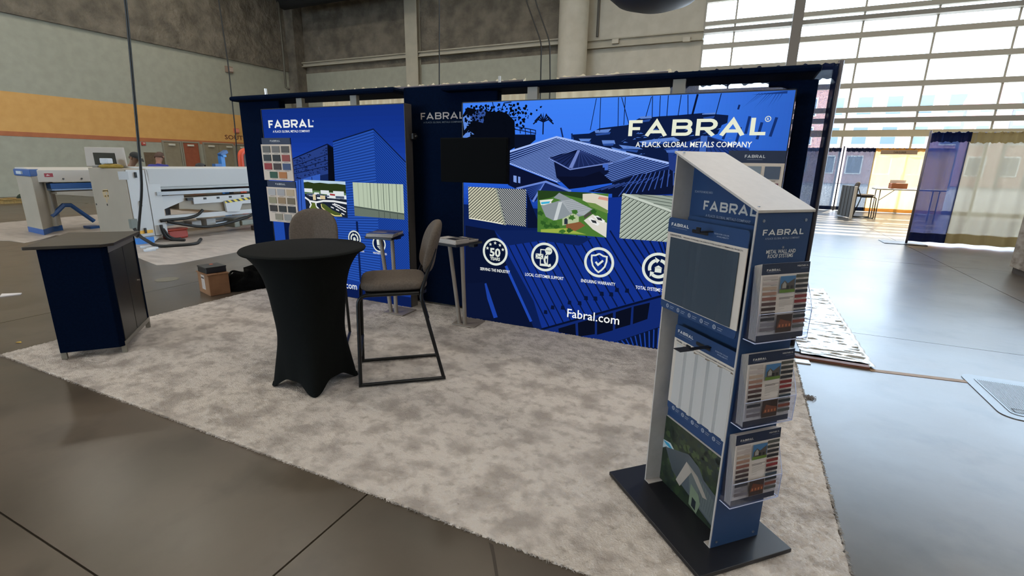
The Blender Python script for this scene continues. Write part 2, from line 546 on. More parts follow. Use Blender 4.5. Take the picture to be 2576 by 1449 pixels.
struct('column', MB().lathe([((XC1 - XC0) / 2, 0), ((XC1 - XC0) / 2, ZC)], ((XC0 + XC1) / 2, YB - 0.75, 0), 40), cream_p, smooth=True, auto=40)
pp = [(-7.283,8.648),(-7.207,7.385)]
struct('trim_5', MB().tube([(pp[0][0] + 0.35, YB - 0.1, ZC), (pp[1][0] + 0.3, YB - 0.1, pp[1][1])], 0.06), mat('55524c', 0.5))
pane_m0 = clear('window_glass')
struct('wall_right', MB().box(26.6, 27, -15, 25, 0, ZC), mat('c9c6bc', 0.7))
struct('wall_front', MB().box(-27, -19, -15.4, -15, 0, ZC).box(-7, 27, -15.4, -15, 0, ZC).box(-19, -7, -15.4, -15, 5.2, ZC).box(-19, -7, -15.4, -15, 0, 0.3), mat('c9c6bc', 0.7))
w2 = thing('added_fill_window', None, None, (-13, -15, 0)); w2['kind'] = 'structure'  # unseen glazed opening, added behind the camera to bring in front fill light
for k in range(5):
    build('mullion', MB().box(-19 + k * 3 - .06, -19 + k * 3 + .06, -15.25, -15.1, .3, 5.2), mat('8b867b', .5), w2)
for k in range(4):
    build('pane', MB().box(-19 + k * 3 + .06, -19 + k * 3 + 2.94, -15.2, -15.19, .3, 5.2), pane_m0, w2)
struct('ceiling', MB().box(-27, 27, -15.4, 25, ZC, ZC + 0.3), nmat('dark_deck', '5a564f', '67635b', scale=2, rough=(0.8, 0.9)))
# glazed wall
w1 = thing('window_1', None, None, (0, YB, 0)); w1['kind'] = 'structure'
steel = mat('aaa598', 0.5)
dsteel = mat('8a8780', 0.5)
cream_s = mat('b7ad92', 0.5)
rows = [(2.88, 3.13, cream_s, .12), (3.39, 3.58, dsteel, .2), (3.79, 3.98, steel, .12), (4.69, 4.88, steel, .12), (5.60, 5.79, steel, .12), (6.49, 6.69, steel, .12), (7.09, 7.25, dsteel, .3), (7.40, 7.57, steel, .12), (8.3, 8.5, steel, .12), (9.2, 9.4, steel, .12), (10.1, 10.3, steel, .12), (11.0, 11.2, steel, .12), (11.9, 12.5, steel, .2)]
for z0, z1, m, d in rows:
    build('transom', MB().box(XJ, 27, YB - d, YB + 0.08, z0, z1), m, w1)
vx = [XJ - 0.02, -1.05, 1.2] + [1.2 + 2.25 * k for k in range(1, 12)]
for x in vx:
    build('mullion', MB().box(x - 0.035, x + 0.035, YB - 0.05, YB + 0.06, 0, ZC), steel, w1)
build('sill', MB().box(XJ, 27, YB - 0.1, YB + 0.1, 0, 0.14), dsteel, w1)
pane_m = pane_m0
gz = [0.14] + [z for r in rows for z in r[:2]]
gz = [(gz[2 * i], gz[2 * i + 1]) for i in range(len(rows))]
for i in range(len(vx) - 1):
    for z0, z1 in gz:
        build('pane', MB().box(vx[i] + 0.035, vx[i + 1] - 0.035, YB + 0.0, YB + 0.012, z0, z1), pane_m, w1)
struct('trim_6', MB().box(1.02, 1.38, YB - 0.75, YB - 0.4, 0, ZC).box(1.02, 1.38, YB - 0.4, YB - 0.2, 7.0, 7.35), mat('75706a', 0.5))
bx = [(-6.135,7.084),(-3.045,6.918)]
struct('trim_7', MB().box(bx[0][0], bx[0][0] + 0.3, YB - 0.34, YB - 0.2, bx[0][1] - 0.1, bx[0][1] + 0.08).box(bx[1][0], bx[1][0] + 0.3, YB - 0.34, YB - 0.2, bx[1][1] - 0.1, bx[1][1] + 0.08), cream_p)
# outside
struct('ground', MB().box(-90, 120, 25, 160, -0.5, -0.05), mat('8f8d88', 0.9))
brick = nmat('red_brick', 'b98a80', 'c59a90', scale=3, rough=(0.8, 0.9))
def building(x0, x1, y, h, label, nx, nz, m, arch=True):
    t = thing('brick_building', label, 'building', ((x0 + x1) / 2, y, 0))
    build('wall', MB().box(x0, x1, y, y + 12, 0, h), m, t)
    build('cornice', MB().box(x0 - 0.2, x1 + 0.2, y - 0.3, y + 12, h, h + 0.6), mat('d8cfc2', 0.7), t)
    for i in range(nx):
        for k in range(nz):
            a = x0 + (i + 0.25) * (x1 - x0) / nx; b = a + 0.5 * (x1 - x0) / nx
            z = 1.2 + k * (h - 1) / nz
            f = build('window_frame', MB().box(a - 0.12, b + 0.12, y - 0.12, y - 0.02, z - 0.12, z + 1.92), mat('e4ded2', 0.6), t)
            build('pane', MB().box(a, b, y - 0.14, y - 0.12, z, z + 1.8), mat('56616c', 0.1), f)
building(2, 26, 68, 10.5, 'long low red brick building seen through the windows', 9, 3, brick)
building(30, 48, 74, 16, 'taller pale building at the right edge of the windows', 5, 5, mat('b7bcc0', 0.7))
building(-22, -2, 76, 8, 'small brick building hidden mostly by the booth end', 6, 2, brick)
aw = thing('awning', 'red dome awning outside the window', 'awning', (19.5, 60, 0))
build('dome', MB().surf(lambda u, v: (19.5 + 2.0 * math.cos(PI * u) * math.cos(PI / 2 * v), 60 - 1.4 * math.sin(PI * u) * math.cos(PI / 2 * v), 7.4 + 1.8 * math.sin(PI / 2 * v)), 16, 8), mat('cf8088', 0.7), aw, smooth=True)
build('post', MB().box(17.7, 17.9, 59.9, 60.1, 0, 7.5).box(21.1, 21.3, 59.9, 60.1, 0, 7.5), mat('666666'), aw)

# ---------------------------------------------------------------- carpet
def carpet():
    x0, x1, y0, y1 = -5.49, 0.61, 1.61, 4.66
    nx, ny = 560, 280
    X = np.linspace(x0, x1, nx + 1); Y = np.linspace(y0, y1, ny + 1)
    xx, yy = np.meshgrid(X, Y)
    rng = np.random.default_rng(3)
    zz = np.clip(0.0078 + 0.0032 * rng.standard_normal(xx.shape), 0.002, 0.0118)
    edge = np.zeros(xx.shape, bool); edge[0, :] = edge[-1, :] = edge[:, 0] = edge[:, -1] = True
    zz[edge] = 0.001
    j = rng.standard_normal(xx.shape) * 0.004
    xx2 = xx + np.where(edge, j, rng.standard_normal(xx.shape) * 0.0025)
    yy2 = yy + np.where(edge, rng.standard_normal(xx.shape) * 0.004, rng.standard_normal(xx.shape) * 0.0025)
    co = np.stack([xx2, yy2, zz], -1).reshape(-1, 3).astype(np.float32)
    idx = np.arange((nx + 1) * (ny + 1)).reshape(ny + 1, nx + 1)
    q = np.stack([idx[:-1, :-1], idx[:-1, 1:], idx[1:, 1:], idx[1:, :-1]], -1).reshape(-1, 4).astype(np.int32)
    me = bpy.data.meshes.new('carpet')
    me.vertices.add(len(co)); me.vertices.foreach_set('co', co.ravel())
    me.loops.add(q.size); me.loops.foreach_set('vertex_index', q.ravel())
    me.polygons.add(len(q)); me.polygons.foreach_set('loop_start', np.arange(0, q.size, 4, dtype=np.int32))
    me.update(calc_edges=True)
    me.polygons.foreach_set('use_smooth', [True] * len(q))
    m = nmat('plush_carpet', 'a19a94', 'c8c1ba', scale=4.6, detail=12, rough=(0.95, 1.0), bump=0.6, bscale=110, lo=0.36, hi=0.52, spec=0.05, stretch=(1, 1.15, 1), c3='aaa39c', scale3=13)  # blotches put the light and dark of trodden, brushed pile into the colour
    me.materials.append(m)
    o = bpy.data.objects.new('carpet', me); COL.objects.link(o)
    props(o, 'large pale grey plush carpet with trodden pile under the booth', 'carpet')
    MW[o.name] = Matrix()
    # loose tufts along the cut edges
    tf = MB()
    for k in range(1500):
        t = random.random()
        if k % 3: p = (x0 + t * (x1 - x0), y0)
        else: p = (x1, y0 + t * (y1 - y0))
        a = random.uniform(-1, 1) + (-PI / 2 if k % 3 else 0)
        L = random.uniform(0.006, 0.02)
        w = 0.0022
        dx, dy_ = math.cos(a) * L, math.sin(a) * L
        tf.add([(p[0] - w, p[1], 0.004), (p[0] + w, p[1] + w, 0.004), (p[0] + dx, p[1] + dy_, random.uniform(0.001, 0.01)), (p[0], p[1], 0.012)], [(0, 1, 2), (0, 2, 3), (1, 2, 3)])
    build('frayed_edge', tf, m, o, kind='stuff', fix=False)
carpet()

# ---------------------------------------------------------------- booth: fabric frames, light boxes, print
navy_f = nmat('navy_fabric', '020c20', '041126', scale=60, rough=(0.9, 1.0), spec=0.04, bump=0.05, bscale=300)
alu = mat('8c8884', 0.4, 0.7)
def frame_left():
    t = thing('fabric_frame', 'dark navy fabric frame with canopy around the narrower light box', 'booth frame', (-4.6, 4.65, 0))
    build('side_panel', MB().box(-6.1, -5.36, 4.56, 4.66, 0.03, 2.41), navy_f, t, bevel=0.015)
    build('canopy', MB().box(-6.1, -3.47, 4.42, 4.9, 2.345, 2.405), navy_f, t, bevel=0.03)
    for x in (-4.96, -4.12):
        build('support_post', MB().box(x, x + 0.09, 4.47, 4.52, 0.02, 2.345), mat('7d776c', 0.5), t)
    build('foot', MB().box(-5.49, -5.43, 4.2, 4.6, 0.012, 0.1), alu, t)
    build('finial', MB().tube([(-5.62, 4.6, 2.42), (-5.62, 4.6, 2.5)], 0.016), mat('d8d8d8', 0.3, 0.5), t)
frame_left()
def frame_right():
    t = thing('fabric_frame', 'dark navy fabric frame with header around the wide light box', 'booth frame', (-1.5, 4.65, 0))
    pn = build('end_panel', MB().box(-3.45, -2.3, 4.56, 4.66, 0.03, 2.41), navy_f, t, bevel=0.015)
    build('header', MB().box(-2.9, 0.44, 4.44, 4.9, 2.335, 2.39), navy_f, t, bevel=0.03)
    # right post with a rounded inner corner
    c = arc((0.17, 2.12), 0.14, 0, PI / 2, 8)
    post = [(0.44, 0.03), (0.44, 2.3), (0.10, 2.3), (0.10, 2.26)] + c[::-1] + [(0.31, 0.03)]
    build('post', MB().prism(post, 'Y', 4.56, 4.64), navy_f, t, bevel=0.012)
    for x in (-1.94, -0.62):
        build('support_post', MB().box(x, x + 0.1, 4.47, 4.52, 0.02, 2.345), mat('7d776c', 0.5), t)
    build('finial', MB().tube([(-2.3, 4.6, 2.39), (-2.3, 4.6, 2.47)], 0.014), mat('d8d8d8', 0.3, 0.5), t)
    f = Flat((0, 4.56, 0), (1, 0, 0), (0, 0, 1), (0, -1, 0), lambda h: mat(h, 0.7))
    a = [(-3.227,2.077),(-2.704,2.073),(-3.225,2.145),(-3.194,2.038),(-2.759,2.031)]
    f.logo(a[0][0], a[1][0] + 0.02, a[0][1], a[2][1] - a[0][1], 'a59c98', 0.17)
    f.build('lettering', pn)
    f.text('A FLACK GLOBAL METALS COMPANY', a[3][0], a[4][0] + 0.05, a[3][1], 0.017, '4c5560')
    f.build('lettering', pn)
frame_right()

def lightbox(name, label, x0, x1, z1, E, draw):
    t = thing(name, label, 'light box', ((x0 + x1) / 2, 4.39, 0))
    build('case', MB().box(x0, x1, 4.335, 4.45, 0.012, z1), mat('6f6b67', 0.4, 0.6), t, bevel=0.004)
    b = MB()
    for r in ((x0, x0 + 0.008, 0.012, z1), (x1 - 0.008, x1, 0.012, z1), (x0, x1, z1 - 0.008, z1)):
        b.box(r[0], r[1], 4.328, 4.336, r[2], r[3])
    build('bezel', b, mat('14161c', 0.5), t)
    draw(t, x0, x1, z1)
    return t
EF = lambda s: (lambda h: emat(h, s))
def plane_flat(mf, lift=0.001): return Flat((0, 4.335, 0), (1, 0, 0), (0, 0, 1), (0, -1, 0), mf, step=0.00016, lift=lift)
def gradient(f, x0, x1, z0, z1, stops, n=24):
    """printed sky: bands of ink"""
    def mix(a, b, t): return ''.join('%02x' % int(round(int(a[i:i + 2], 16) * (1 - t) + int(b[i:i + 2], 16) * t)) for i in (0, 2, 4))
    for k in range(n):
        t = (k + 0.5) / n * (len(stops) - 1)
        i = min(int(t), len(stops) - 2)
        f.k -= f.step
        f.rect(x0, x1, z0 + (z1 - z0) * k / n, z0 + (z1 - z0) * (k + 1) / n, mix(stops[i], stops[i + 1], t - i))
    f.layer()
WHT = 'dfe6dc'
def icon_disc(f, c, r, fill=None):
    if fill: f.disc(c, r * 0.97, fill, 36)
    f.ring(c, r, r * 0.17, WHT, 44)
def icon_years(f, c, r):
    icon_disc(f, c, r, '0a1430')
    f.multi([star((c[0] + 0.66 * r * math.sin(a), c[1] + 0.66 * r * math.cos(a) - 0.02 * r), 0.135 * r) for a in (-1.2, -0.62, 0, 0.62, 1.2)], WHT)
    f.text('50', c[0] - 0.43 * r, c[0] + 0.43 * r, c[1] - 0.33 * r, 0.6 * r, WHT, 0.035)
    f.text('YEARS', c[0] - 0.4 * r, c[0] + 0.4 * r, c[1] - 0.62 * r, 0.23 * r, WHT, 0.03)
def icon_phone(f, c, r):
    icon_disc(f, c, r, '0b1a44')
    q = lambda *p: [(c[0] + a * r, c[1] + b * r) for a, b in p]
    f.lines([q((0.1, 0.5), (-0.3, 0.5), (-0.3, -0.6), (0.2, -0.6)), q((0.22, 0.15), (0.22, -0.5))], 0.07 * r, WHT)
    f.poly(q((-0.28, -0.48), (0.2, -0.48), (0.22, -0.64), (-0.28, -0.64)), WHT)
    f.disc((c[0] + 0.28 * r, c[1] + 0.45 * r), 0.26 * r, WHT)
    f.poly(q((0.1, 0.3), (0.3, 0.25), (0.05, 0.12)), WHT)
    f.multi([arc((c[0] + (0.28 + d) * r, c[1] + 0.45 * r), 0.035 * r, 0, 5.5, 7) for d in (-0.12, 0, 0.12)], '0b1a44')
    f.poly(q((-0.66, 0.2), (-0.1, 0.2), (-0.1, -0.16), (-0.66, -0.16)), WHT)
    f.lines([q((-0.64, 0.18), (-0.38, -0.02), (-0.12, 0.18)), q((-0.64, -0.14), (-0.44, 0.02)), q((-0.12, -0.14), (-0.32, 0.02))], 0.03 * r, '0b1a44')
    f.lines([[(c[0] + 0.1 * r + 0.02 * r, c[1] - 0.02 * r)] + [(c[0] + (0.42 + 0.42 * math.cos(a)) * r, c[1] + (-0.2 + 0.42 * math.sin(a)) * r) for a in (2.6, 3.1, 3.6, 4.1, 4.6)]], 0.14 * r, WHT)
    f.multi([q((0.05, 0.04), (0.2, 0.1), (0.27, -0.06), (0.13, -0.1)), q((0.3, -0.48), (0.46, -0.42), (0.5, -0.6), (0.36, -0.66))], WHT)
def icon_shield(f, c, r):
    icon_disc(f, c, r)
    q = lambda *p: [(c[0] + a * r, c[1] + b * r) for a, b in p]
    f.lines([q((0, 0.58), (-0.25, 0.45), (-0.5, 0.42), (-0.5, 0.1), (-0.4, -0.25), (-0.2, -0.5), (0, -0.66), (0.2, -0.5), (0.4, -0.25), (0.5, 0.1), (0.5, 0.42), (0.25, 0.45), (0, 0.58))], 0.11 * r, WHT)
    f.lines([q((-0.22, 0.02), (-0.05, -0.17), (0.27, 0.15))], 0.13 * r, WHT)
def icon_cycle(f, c, r):
    icon_disc(f, c, r, '0b1a44')
    q = lambda *p: [(c[0] + a * r, c[1] + b * r) for a, b in p]
    for k in range(3):
        a0 = PI * 0.62 + k * 2 * PI / 3
        f.lines([[(c[0] + 0.53 * r * math.cos(a0 + t * 0.17), c[1] + 0.53 * r * math.sin(a0 + t * 0.17)) for t in range(0, 10)]], 0.2 * r, WHT)
        a = a0 - 0.02
        rr = lambda g, an: (c[0] + g * r * math.cos(an), c[1] + g * r * math.sin(an))
        f.poly([rr(0.34, a), rr(0.75, a), rr(0.53, a - 0.45)], WHT)
    f.multi([q((-0.2, -0.25), (0.2, -0.25), (0.2, 0.03), (-0.2, 0.03)), q((-0.24, 0.05), (0.24, 0.05), (0, 0.2))], WHT)
def icon_weather(f, c, r):
    icon_disc(f, c, r, '0b1a44')
    q = lambda *p: [(c[0] + a * r, c[1] + b * r) for a, b in p]
    f.poly(q((-0.35, 0.5), (0.1, 0.55), (0.38, 0.35), (0.3, 0.0), (0.1, -0.15), (-0.3, -0.15)), WHT)
    f.lines([q((-0.3, -0.3), (0.3, -0.3), (0.45, -0.15), (0.35, 0.0)), q((-0.2, -0.45), (0.1, -0.45), (0.12, -0.58), (0, -0.6))], 0.09 * r, WHT)

def photo(t, name, draw, label):
    f = plane_flat(EF(0.95), lift=0.019)
    draw(f)
    f.build(name, t, label=label)

def draw_wide(t, x0, x1, z1):
    Z4 = lambda p: p
    f = plane_flat(EF(1.0))
    gradient(f, x0 + 0.008, x1 - 0.008, 1.2, z1 - 0.008, ['163c9e', '2c66e0', '3a7af0', '3f80f4'])
    # sky darkens to the right of the print
    def mixh(a, b, t): return ''.join('%02x' % int(round(int(a[i:i + 2], 16) * (1 - t) + int(b[i:i + 2], 16) * t)) for i in (0, 2, 4))
    st4 = ['163c9e', '2c66e0', '3a7af0', '3f80f4']
    for k in range(30):
        for j in range(12):
            t_ = (j + .5) / 12 * 3; i_ = min(int(t_), 2)
            base = mixh(st4[i_], st4[i_ + 1], t_ - i_)
            f.rect(-0.6 + k * 0.0293, -0.6 + (k + 1) * 0.0293, 1.2 + j * (z1 - 1.208) / 12, 1.2 + (j + 1) * (z1 - 1.208) / 12, mixh(base, '2a58b4', k / 30 * .75))
            f.k -= f.step
    f.layer()
    f.rect(x0 + 0.008, x1 - 0.008, 0.012, 1.22, '0c1e52')
    # boats and marina
    f.poly([(-1.431,1.896),(-1.276,1.904),(-1.184,1.947),(-0.869,1.977),(-0.614,1.997),(-0.554,2.029),(-0.516,1.639),(-0.598,1.654),(-0.940,1.745),(-1.261,1.815),(-1.419,1.851)], '0d1b40')
    f.poly([(-1.072,1.936),(-0.960,1.961),(-0.854,2.021),(-0.676,2.035),(-0.538,2.040),(-0.354,2.052),(-0.159,2.031),(-0.160,1.974),(-0.198,1.958),(-0.222,1.892),(-0.269,1.876),(-0.327,1.876),(-0.544,1.756),(-0.571,1.667),(-1.060,1.762)], '0e1c42')
    bp = [[(-1.370,1.860),(-1.254,1.860),(-1.272,1.837),(-1.350,1.838)], [(-1.159,1.846),(-1.047,1.846),(-1.036,1.815),(-1.148,1.815)], [(-1.071,1.789),(-0.941,1.759),(-0.930,1.732),(-1.041,1.754)], [(-0.840,1.836),(-0.668,1.857),(-0.536,1.848),(-0.613,1.815),(-0.803,1.815)], [(-1.230,1.930),(-1.082,1.941),(-1.107,1.911),(-1.219,1.908)], [(-0.847,2.035),(-0.753,2.041),(-0.742,2.021),(-0.837,2.018)], [(-0.713,1.853),(-0.555,1.869),(-0.501,1.843),(-0.551,1.826),(-0.693,1.830)], [(-1.006,1.808),(-0.835,1.790),(-0.797,1.772),(-0.965,1.776)], [(-0.354,2.048),(-0.257,2.054),(-0.255,2.040),(-0.353,2.040)]]
    f.multi(bp, '5f84cf')
    f.multi([[(p[0][0] + 0.01, p[0][1] - 0.03), (p[1][0], p[1][1] - 0.025), (p[1][0] - 0.01, p[1][1] - 0.045), (p[0][0] + 0.02, p[0][1] - 0.045)] for p in bp], '2a4c98')
    rr = random.Random(5)
    spots = []
    for k in range(70):
        c = (rr.uniform(-1.0, -0.1), rr.uniform(1.72, 1.93))
        spots.append([(c[0], c[1]), (c[0] + rr.uniform(.01, .05), c[1] + .003), (c[0] + rr.uniform(.01, .04), c[1] + rr.uniform(.006, .014))])
    f.multi(spots, '4a74c8')
    masts = [[(-1.191,2.197),(-1.183,1.921)], [(-1.228,2.194),(-1.268,1.931)], [(-1.036,2.195),(-1.024,1.962)], [(-0.978,2.195),(-0.975,1.970)], [(-1.010,2.195),(-0.931,1.978)], [(-0.754,2.195),(-0.740,1.991)], [(-0.762,2.189),(-0.795,2.034)], [(-0.691,2.195),(-0.683,2.015)], [(-0.628,2.195),(-0.625,2.030)], [(-0.528,2.195),(-0.537,2.032)], [(-0.477,2.194),(-0.461,2.038)], [(-0.229,2.195),(-0.254,2.025)]]
    f.lines(masts, 0.006, '0a1533')
    f.lines([[(-0.403,2.195),(-0.428,2.038)]], 0.016, '0a1533')
    f.lines([[(0.180,2.008),(0.154,1.869)], [(0.084,1.974),(0.066,1.849)], [(-0.006,2.020),(-0.020,1.891)], [(-0.061,1.940),(-0.078,1.825)], [(-0.162,1.925),(-0.177,1.850)]], 0.02, '15306e')
    f.lines([[(-0.089,2.106),(-0.095,2.072)], [(-1.543,1.956),(-1.519,1.870)], [(-1.436,1.906),(-1.431,1.856)]], 0.014, '12265c')
    f.multi([[(x1 - 0.09 - 0.02 * k, z1 - 0.02), (x1 - 0.085 - 0.02 * k, z1 - 0.02), (x1 - 0.12 - 0.03 * k, z1 - 0.09 - 0.02 * (k % 3))] for k in range(9)] + [[(x1 - 0.3, z1 - 0.03), (x1 - 0.06, z1 - 0.012), (x1 - 0.06, z1 - 0.03)]], '1a3a80')
    # house and trees, upper left
    f.poly([(-2.569,2.083),(-2.515,2.159),(-2.386,2.127),(-2.249,2.113),(-2.093,2.100),(-2.005,2.023),(-1.989,1.787),(-2.065,1.748),(-2.572,1.745)], '070b16')
    f.poly([(-2.515,2.052),(-2.381,2.144),(-2.306,2.120),(-2.340,2.010)], '3c5fae')
    f.hatch([(-2.504,2.052),(-2.381,2.140)], [(-2.340,2.010),(-2.306,2.117)], 12, 0.004, '1a2f66')
    f.multi([[(-2.569,2.063),(-2.503,2.101),(-2.457,2.032),(-2.552,1.945)], [(-2.571,1.885),(-2.504,1.944),(-2.433,1.904),(-2.553,1.865)]], '5b86d8')
    leaves = []
    for k in range(260):
        q = rr.random()
        cx, cz, sx, sz = ((-2.33, 2.12, .12, .06) if q < .3 else (-2.05, 2.08, .12, .07) if q < .7 else (-2.46, 1.98, .06, .1))
        x, z = rr.gauss(cx, sx), rr.gauss(cz, sz)
        if z > z1 - 0.03 or x < x0 + 0.03: continue
        s_ = rr.uniform(.006, .018); a = rr.uniform(0, 6)
        leaves.append([(x + s_ * math.cos(a + j * 1.57), z + s_ * math.sin(a + j * 1.57)) for j in range(4)])
    f.multi(leaves, '060a14')
    f.lines([[(-2.215,2.094),(-2.239,2.198)], [(-2.159,2.092),(-2.116,2.184),(-2.040,2.191)], [(-2.093,2.053),(-1.983,2.051)], [(-2.071,2.071),(-2.018,2.172)]], 0.008, '060a14')
    f.lines([[(-1.998,1.976),(-1.789,1.936),(-1.787,1.899)], [(-1.998,1.948),(-1.788,1.909)], [(-1.949,1.966),(-1.942,1.910)], [(-1.895,1.956),(-1.888,1.900)], [(-1.842,1.946),(-1.835,1.900)]], 0.008, '0d1733')
    f.poly([(-2.002,1.901),(-1.787,1.899),(-1.786,1.853),(-1.848,1.806),(-1.999,1.767)], '0a1228')
    f.multi([[(x, z), (x + .012, z), (x + .01, z + .016), (x, z + .014)] for x, z in [(rr.uniform(-1.93, -1.75), rr.uniform(1.62, 1.72)) for _ in range(46)]], '4d7fe0')
    palm = (-1.714,1.899)
    f.lines([[palm, (palm[0], palm[1] + .12)]] + [[(palm[0], palm[1] + .11), (palm[0] + .05 * math.cos(a), palm[1] + .13 + .05 * math.sin(a)), (palm[0] + .1 * math.cos(a), palm[1] + .11 + .05 * math.sin(a) - .02)] for a in (0, .5, 1, 1.6, 2.1, 2.6, 3.1)], 0.012, '0a1430')
    f.poly([(-1.536,1.788),(-1.427,1.815),(-1.357,1.788),(-1.415,1.765)], '16306c')
    # main hip roof
    f.poly([(-2.068,1.738),(-1.580,1.878),(-0.531,1.655),(-0.524,1.587),(-1.012,1.481),(-1.303,1.532),(-1.552,1.469),(-2.066,1.640)], '16275a')
    f.hatch([(-2.067,1.733),(-2.066,1.642),(-1.553,1.476)], [(-1.580,1.870),(-0.848,1.720)], 30, 0.0058, '86a6f0')
    f.hatch([(-1.363,1.531),(-1.012,1.484)], [(-0.866,1.720),(-0.547,1.651)], 12, 0.0058, '6f90de')
    f.lines([[(-2.068,1.740),(-1.580,1.876),(-0.530,1.652)]], 0.016, 'a4bcf4')
    f.lines([[(-2.066,1.642),(-1.553,1.476)]], 0.012, '8fa9e8')
    f.poly([(-2.066,1.631),(-1.563,1.468),(-1.436,1.387),(-1.969,1.396),(-2.062,1.432)], '0b1230')
    f.multi([[(-2.006,1.524),(-1.972,1.520),(-1.971,1.455),(-2.004,1.464)], [(-1.955,1.515),(-1.933,1.511),(-1.932,1.452),(-1.954,1.456)]], '7d9be0')
    # cupola
    f.poly([(-1.596,1.657),(-1.099,1.646),(-1.075,1.575),(-1.278,1.440),(-1.437,1.415),(-1.565,1.516)], '0d1534')
    f.poly([(-1.555,1.526),(-1.437,1.415),(-1.031,1.485),(-1.161,1.582),(-1.303,1.532)], '0a0f26')
    f.poly([(-1.646,1.692),(-1.355,1.765),(-1.048,1.663),(-1.436,1.596)], '1a2858')
    f.hatch([(-1.636,1.694),(-1.446,1.603)], [(-1.375,1.759),(-1.360,1.759)], 6, 0.006, '0a1230')
    f.hatch([(-1.406,1.604),(-1.062,1.663)], [(-1.353,1.759),(-1.335,1.756)], 8, 0.006, '2d3f78')
    f.poly([(-1.377,1.759),(-1.350,1.759),(-1.414,1.602),(-1.450,1.605)], '6f83c4')
    f.lines([[(-1.646,1.688),(-1.436,1.591),(-1.048,1.658)]], 0.01, '7187c8')
    f.lines([[(-1.135,1.628),(-1.102,1.633),(-1.100,1.592)]], 0.03, '4468c0')
    # dark roof to the right, and the tower behind the logo
    f.poly([(-1.041,1.491),(-0.872,1.552),(-0.531,1.615),(-0.510,1.399),(-1.031,1.348)], '0c1534')
    f.poly([(-1.256,1.403),(-1.021,1.477),(-0.745,1.547),(-0.511,1.588),(-0.494,1.416),(-1.062,1.388)], '0c1534')
    f.hatch([(-1.198,1.406),(-0.506,1.545)], [(-1.021,1.472),(-0.510,1.583)], 12, 0.007, '2f4890')
    f.hatch([(-0.974,1.369),(-0.518,1.480)], [(-0.853,1.553),(-0.531,1.615)], 10, 0.008, '3a58a8')
    f.poly([(-0.587,1.747),(-0.519,1.765),(-0.501,1.580),(-0.566,1.614)], '22387c')
    f.poly([(-0.625,1.773),(-0.303,1.880),(0.022,1.776),(0.020,1.726),(-0.541,1.721)], '1f3a80')
    f.hatch([(-0.541,1.723),(0.020,1.728)], [(-0.318,1.872),(-0.285,1.869)], 14, 0.006, '142758')
    f.lines([[(-0.319,1.876),(-0.319,1.732)]], 0.05, '3f66b8')
    f.poly([(-0.607,1.764),(-0.511,1.774),(-0.509,1.746),(-0.596,1.745)], '4a6cbc')
    # small gable lower left
    f.poly([(-1.970,1.401),(-1.668,1.478),(-1.416,1.395),(-1.716,1.346),(-1.768,1.285),(-1.857,1.320),(-1.859,1.400)], '16265c')
    f.lines([[(-1.970,1.400),(-1.667,1.475),(-1.416,1.395)], [(-1.688,1.462),(-1.795,1.283)]], 0.02, '6a86d2')
    f.hatch([(-1.903,1.408),(-1.834,1.302)], [(-1.688,1.460),(-1.718,1.415)], 7, 0.006, '2c4894')
    # great lower roof
    f.poly([(-2.204,0.977),(-1.698,1.014),(-1.055,1.355),(-0.513,1.410),(-0.521,1.012),(-0.508,0.531),(-1.656,0.022),(-1.755,0.295),(-2.073,0.782)], '133088')
    f.poly([(-2.542,1.005),(-2.204,0.977),(-2.071,0.652),(-1.746,0.014),(-2.551,-0.001)], '0a1330')
    f.hatch([(-2.133,0.982),(-1.034,1.062),(-0.521,1.012)], [(-1.582,0.054),(-0.520,0.535),(-0.523,0.923)], 20, 0.013, '0a1740')
    f.poly([(-0.45, 0.62), (-0.3, 1.22), (x1 - .01, 1.22), (x1 - .01, 0.78)], '15348e')
    f.hatch([(-0.44, 0.64), (x1 - .02, 0.79)], [(-0.62, 1.2), (x1 - .25, 1.2)], 12, 0.011, '0a1740')
    f.poly([(-0.5, 0.02), (-0.45, 0.6), (x1 - .01, 0.76), (x1 - .01, 0.02)], '0d1f58')
    for k in range(3): f.rect(-0.36 + k * .21, -0.2 + k * .21, 0.22, 0.52 + k * .03, '0a0f20')
    f.poly([(-2.204,0.977),(-1.698,1.014),(-1.194,0.980),(-1.311,0.899),(-1.694,0.916),(-2.060,0.834)], '0f2258')
    f.poly([(-1.860,1.379),(-1.726,1.085),(-1.699,1.038),(-1.844,1.028)], '0a1230')
    f.lines([[(-2.318,0.410),(-2.181,0.056)]], 0.05, '1c3f9e')
    f.lines([[(-2.071,0.626),(-1.776,0.077)]], 0.03, '1f46ae')
    f.poly([(-2.532,0.385),(-2.318,0.424),(-2.241,0.046),(-2.527,0.003)], '0b1534')
    snow = [(-1.622,0.201),(-1.550,0.260),(-1.445,0.273),(-1.377,0.334),(-1.275,0.342),(-1.215,0.401),(-1.123,0.409),(-1.065,0.464),(-0.976,0.470),(-0.926,0.519),(-0.833,0.524)]
    f.multi([[(p[0] - .02, p[1] - .02), (p[0] + .02, p[1] - .02), (p[0] + .015, p[1] + .02), (p[0] - .015, p[1] + .02)] for p in snow], '0a1536')
    # wall and windows under the eave
    f.poly([(-1.745,-0.013),(-1.656,0.022),(-0.508,0.531),(-0.471,0.009),(-0.526,-0.002)], '12286c')
    f.lines([[(-1.663,0.011),(-0.497,0.527)]], 0.02, '09122e')
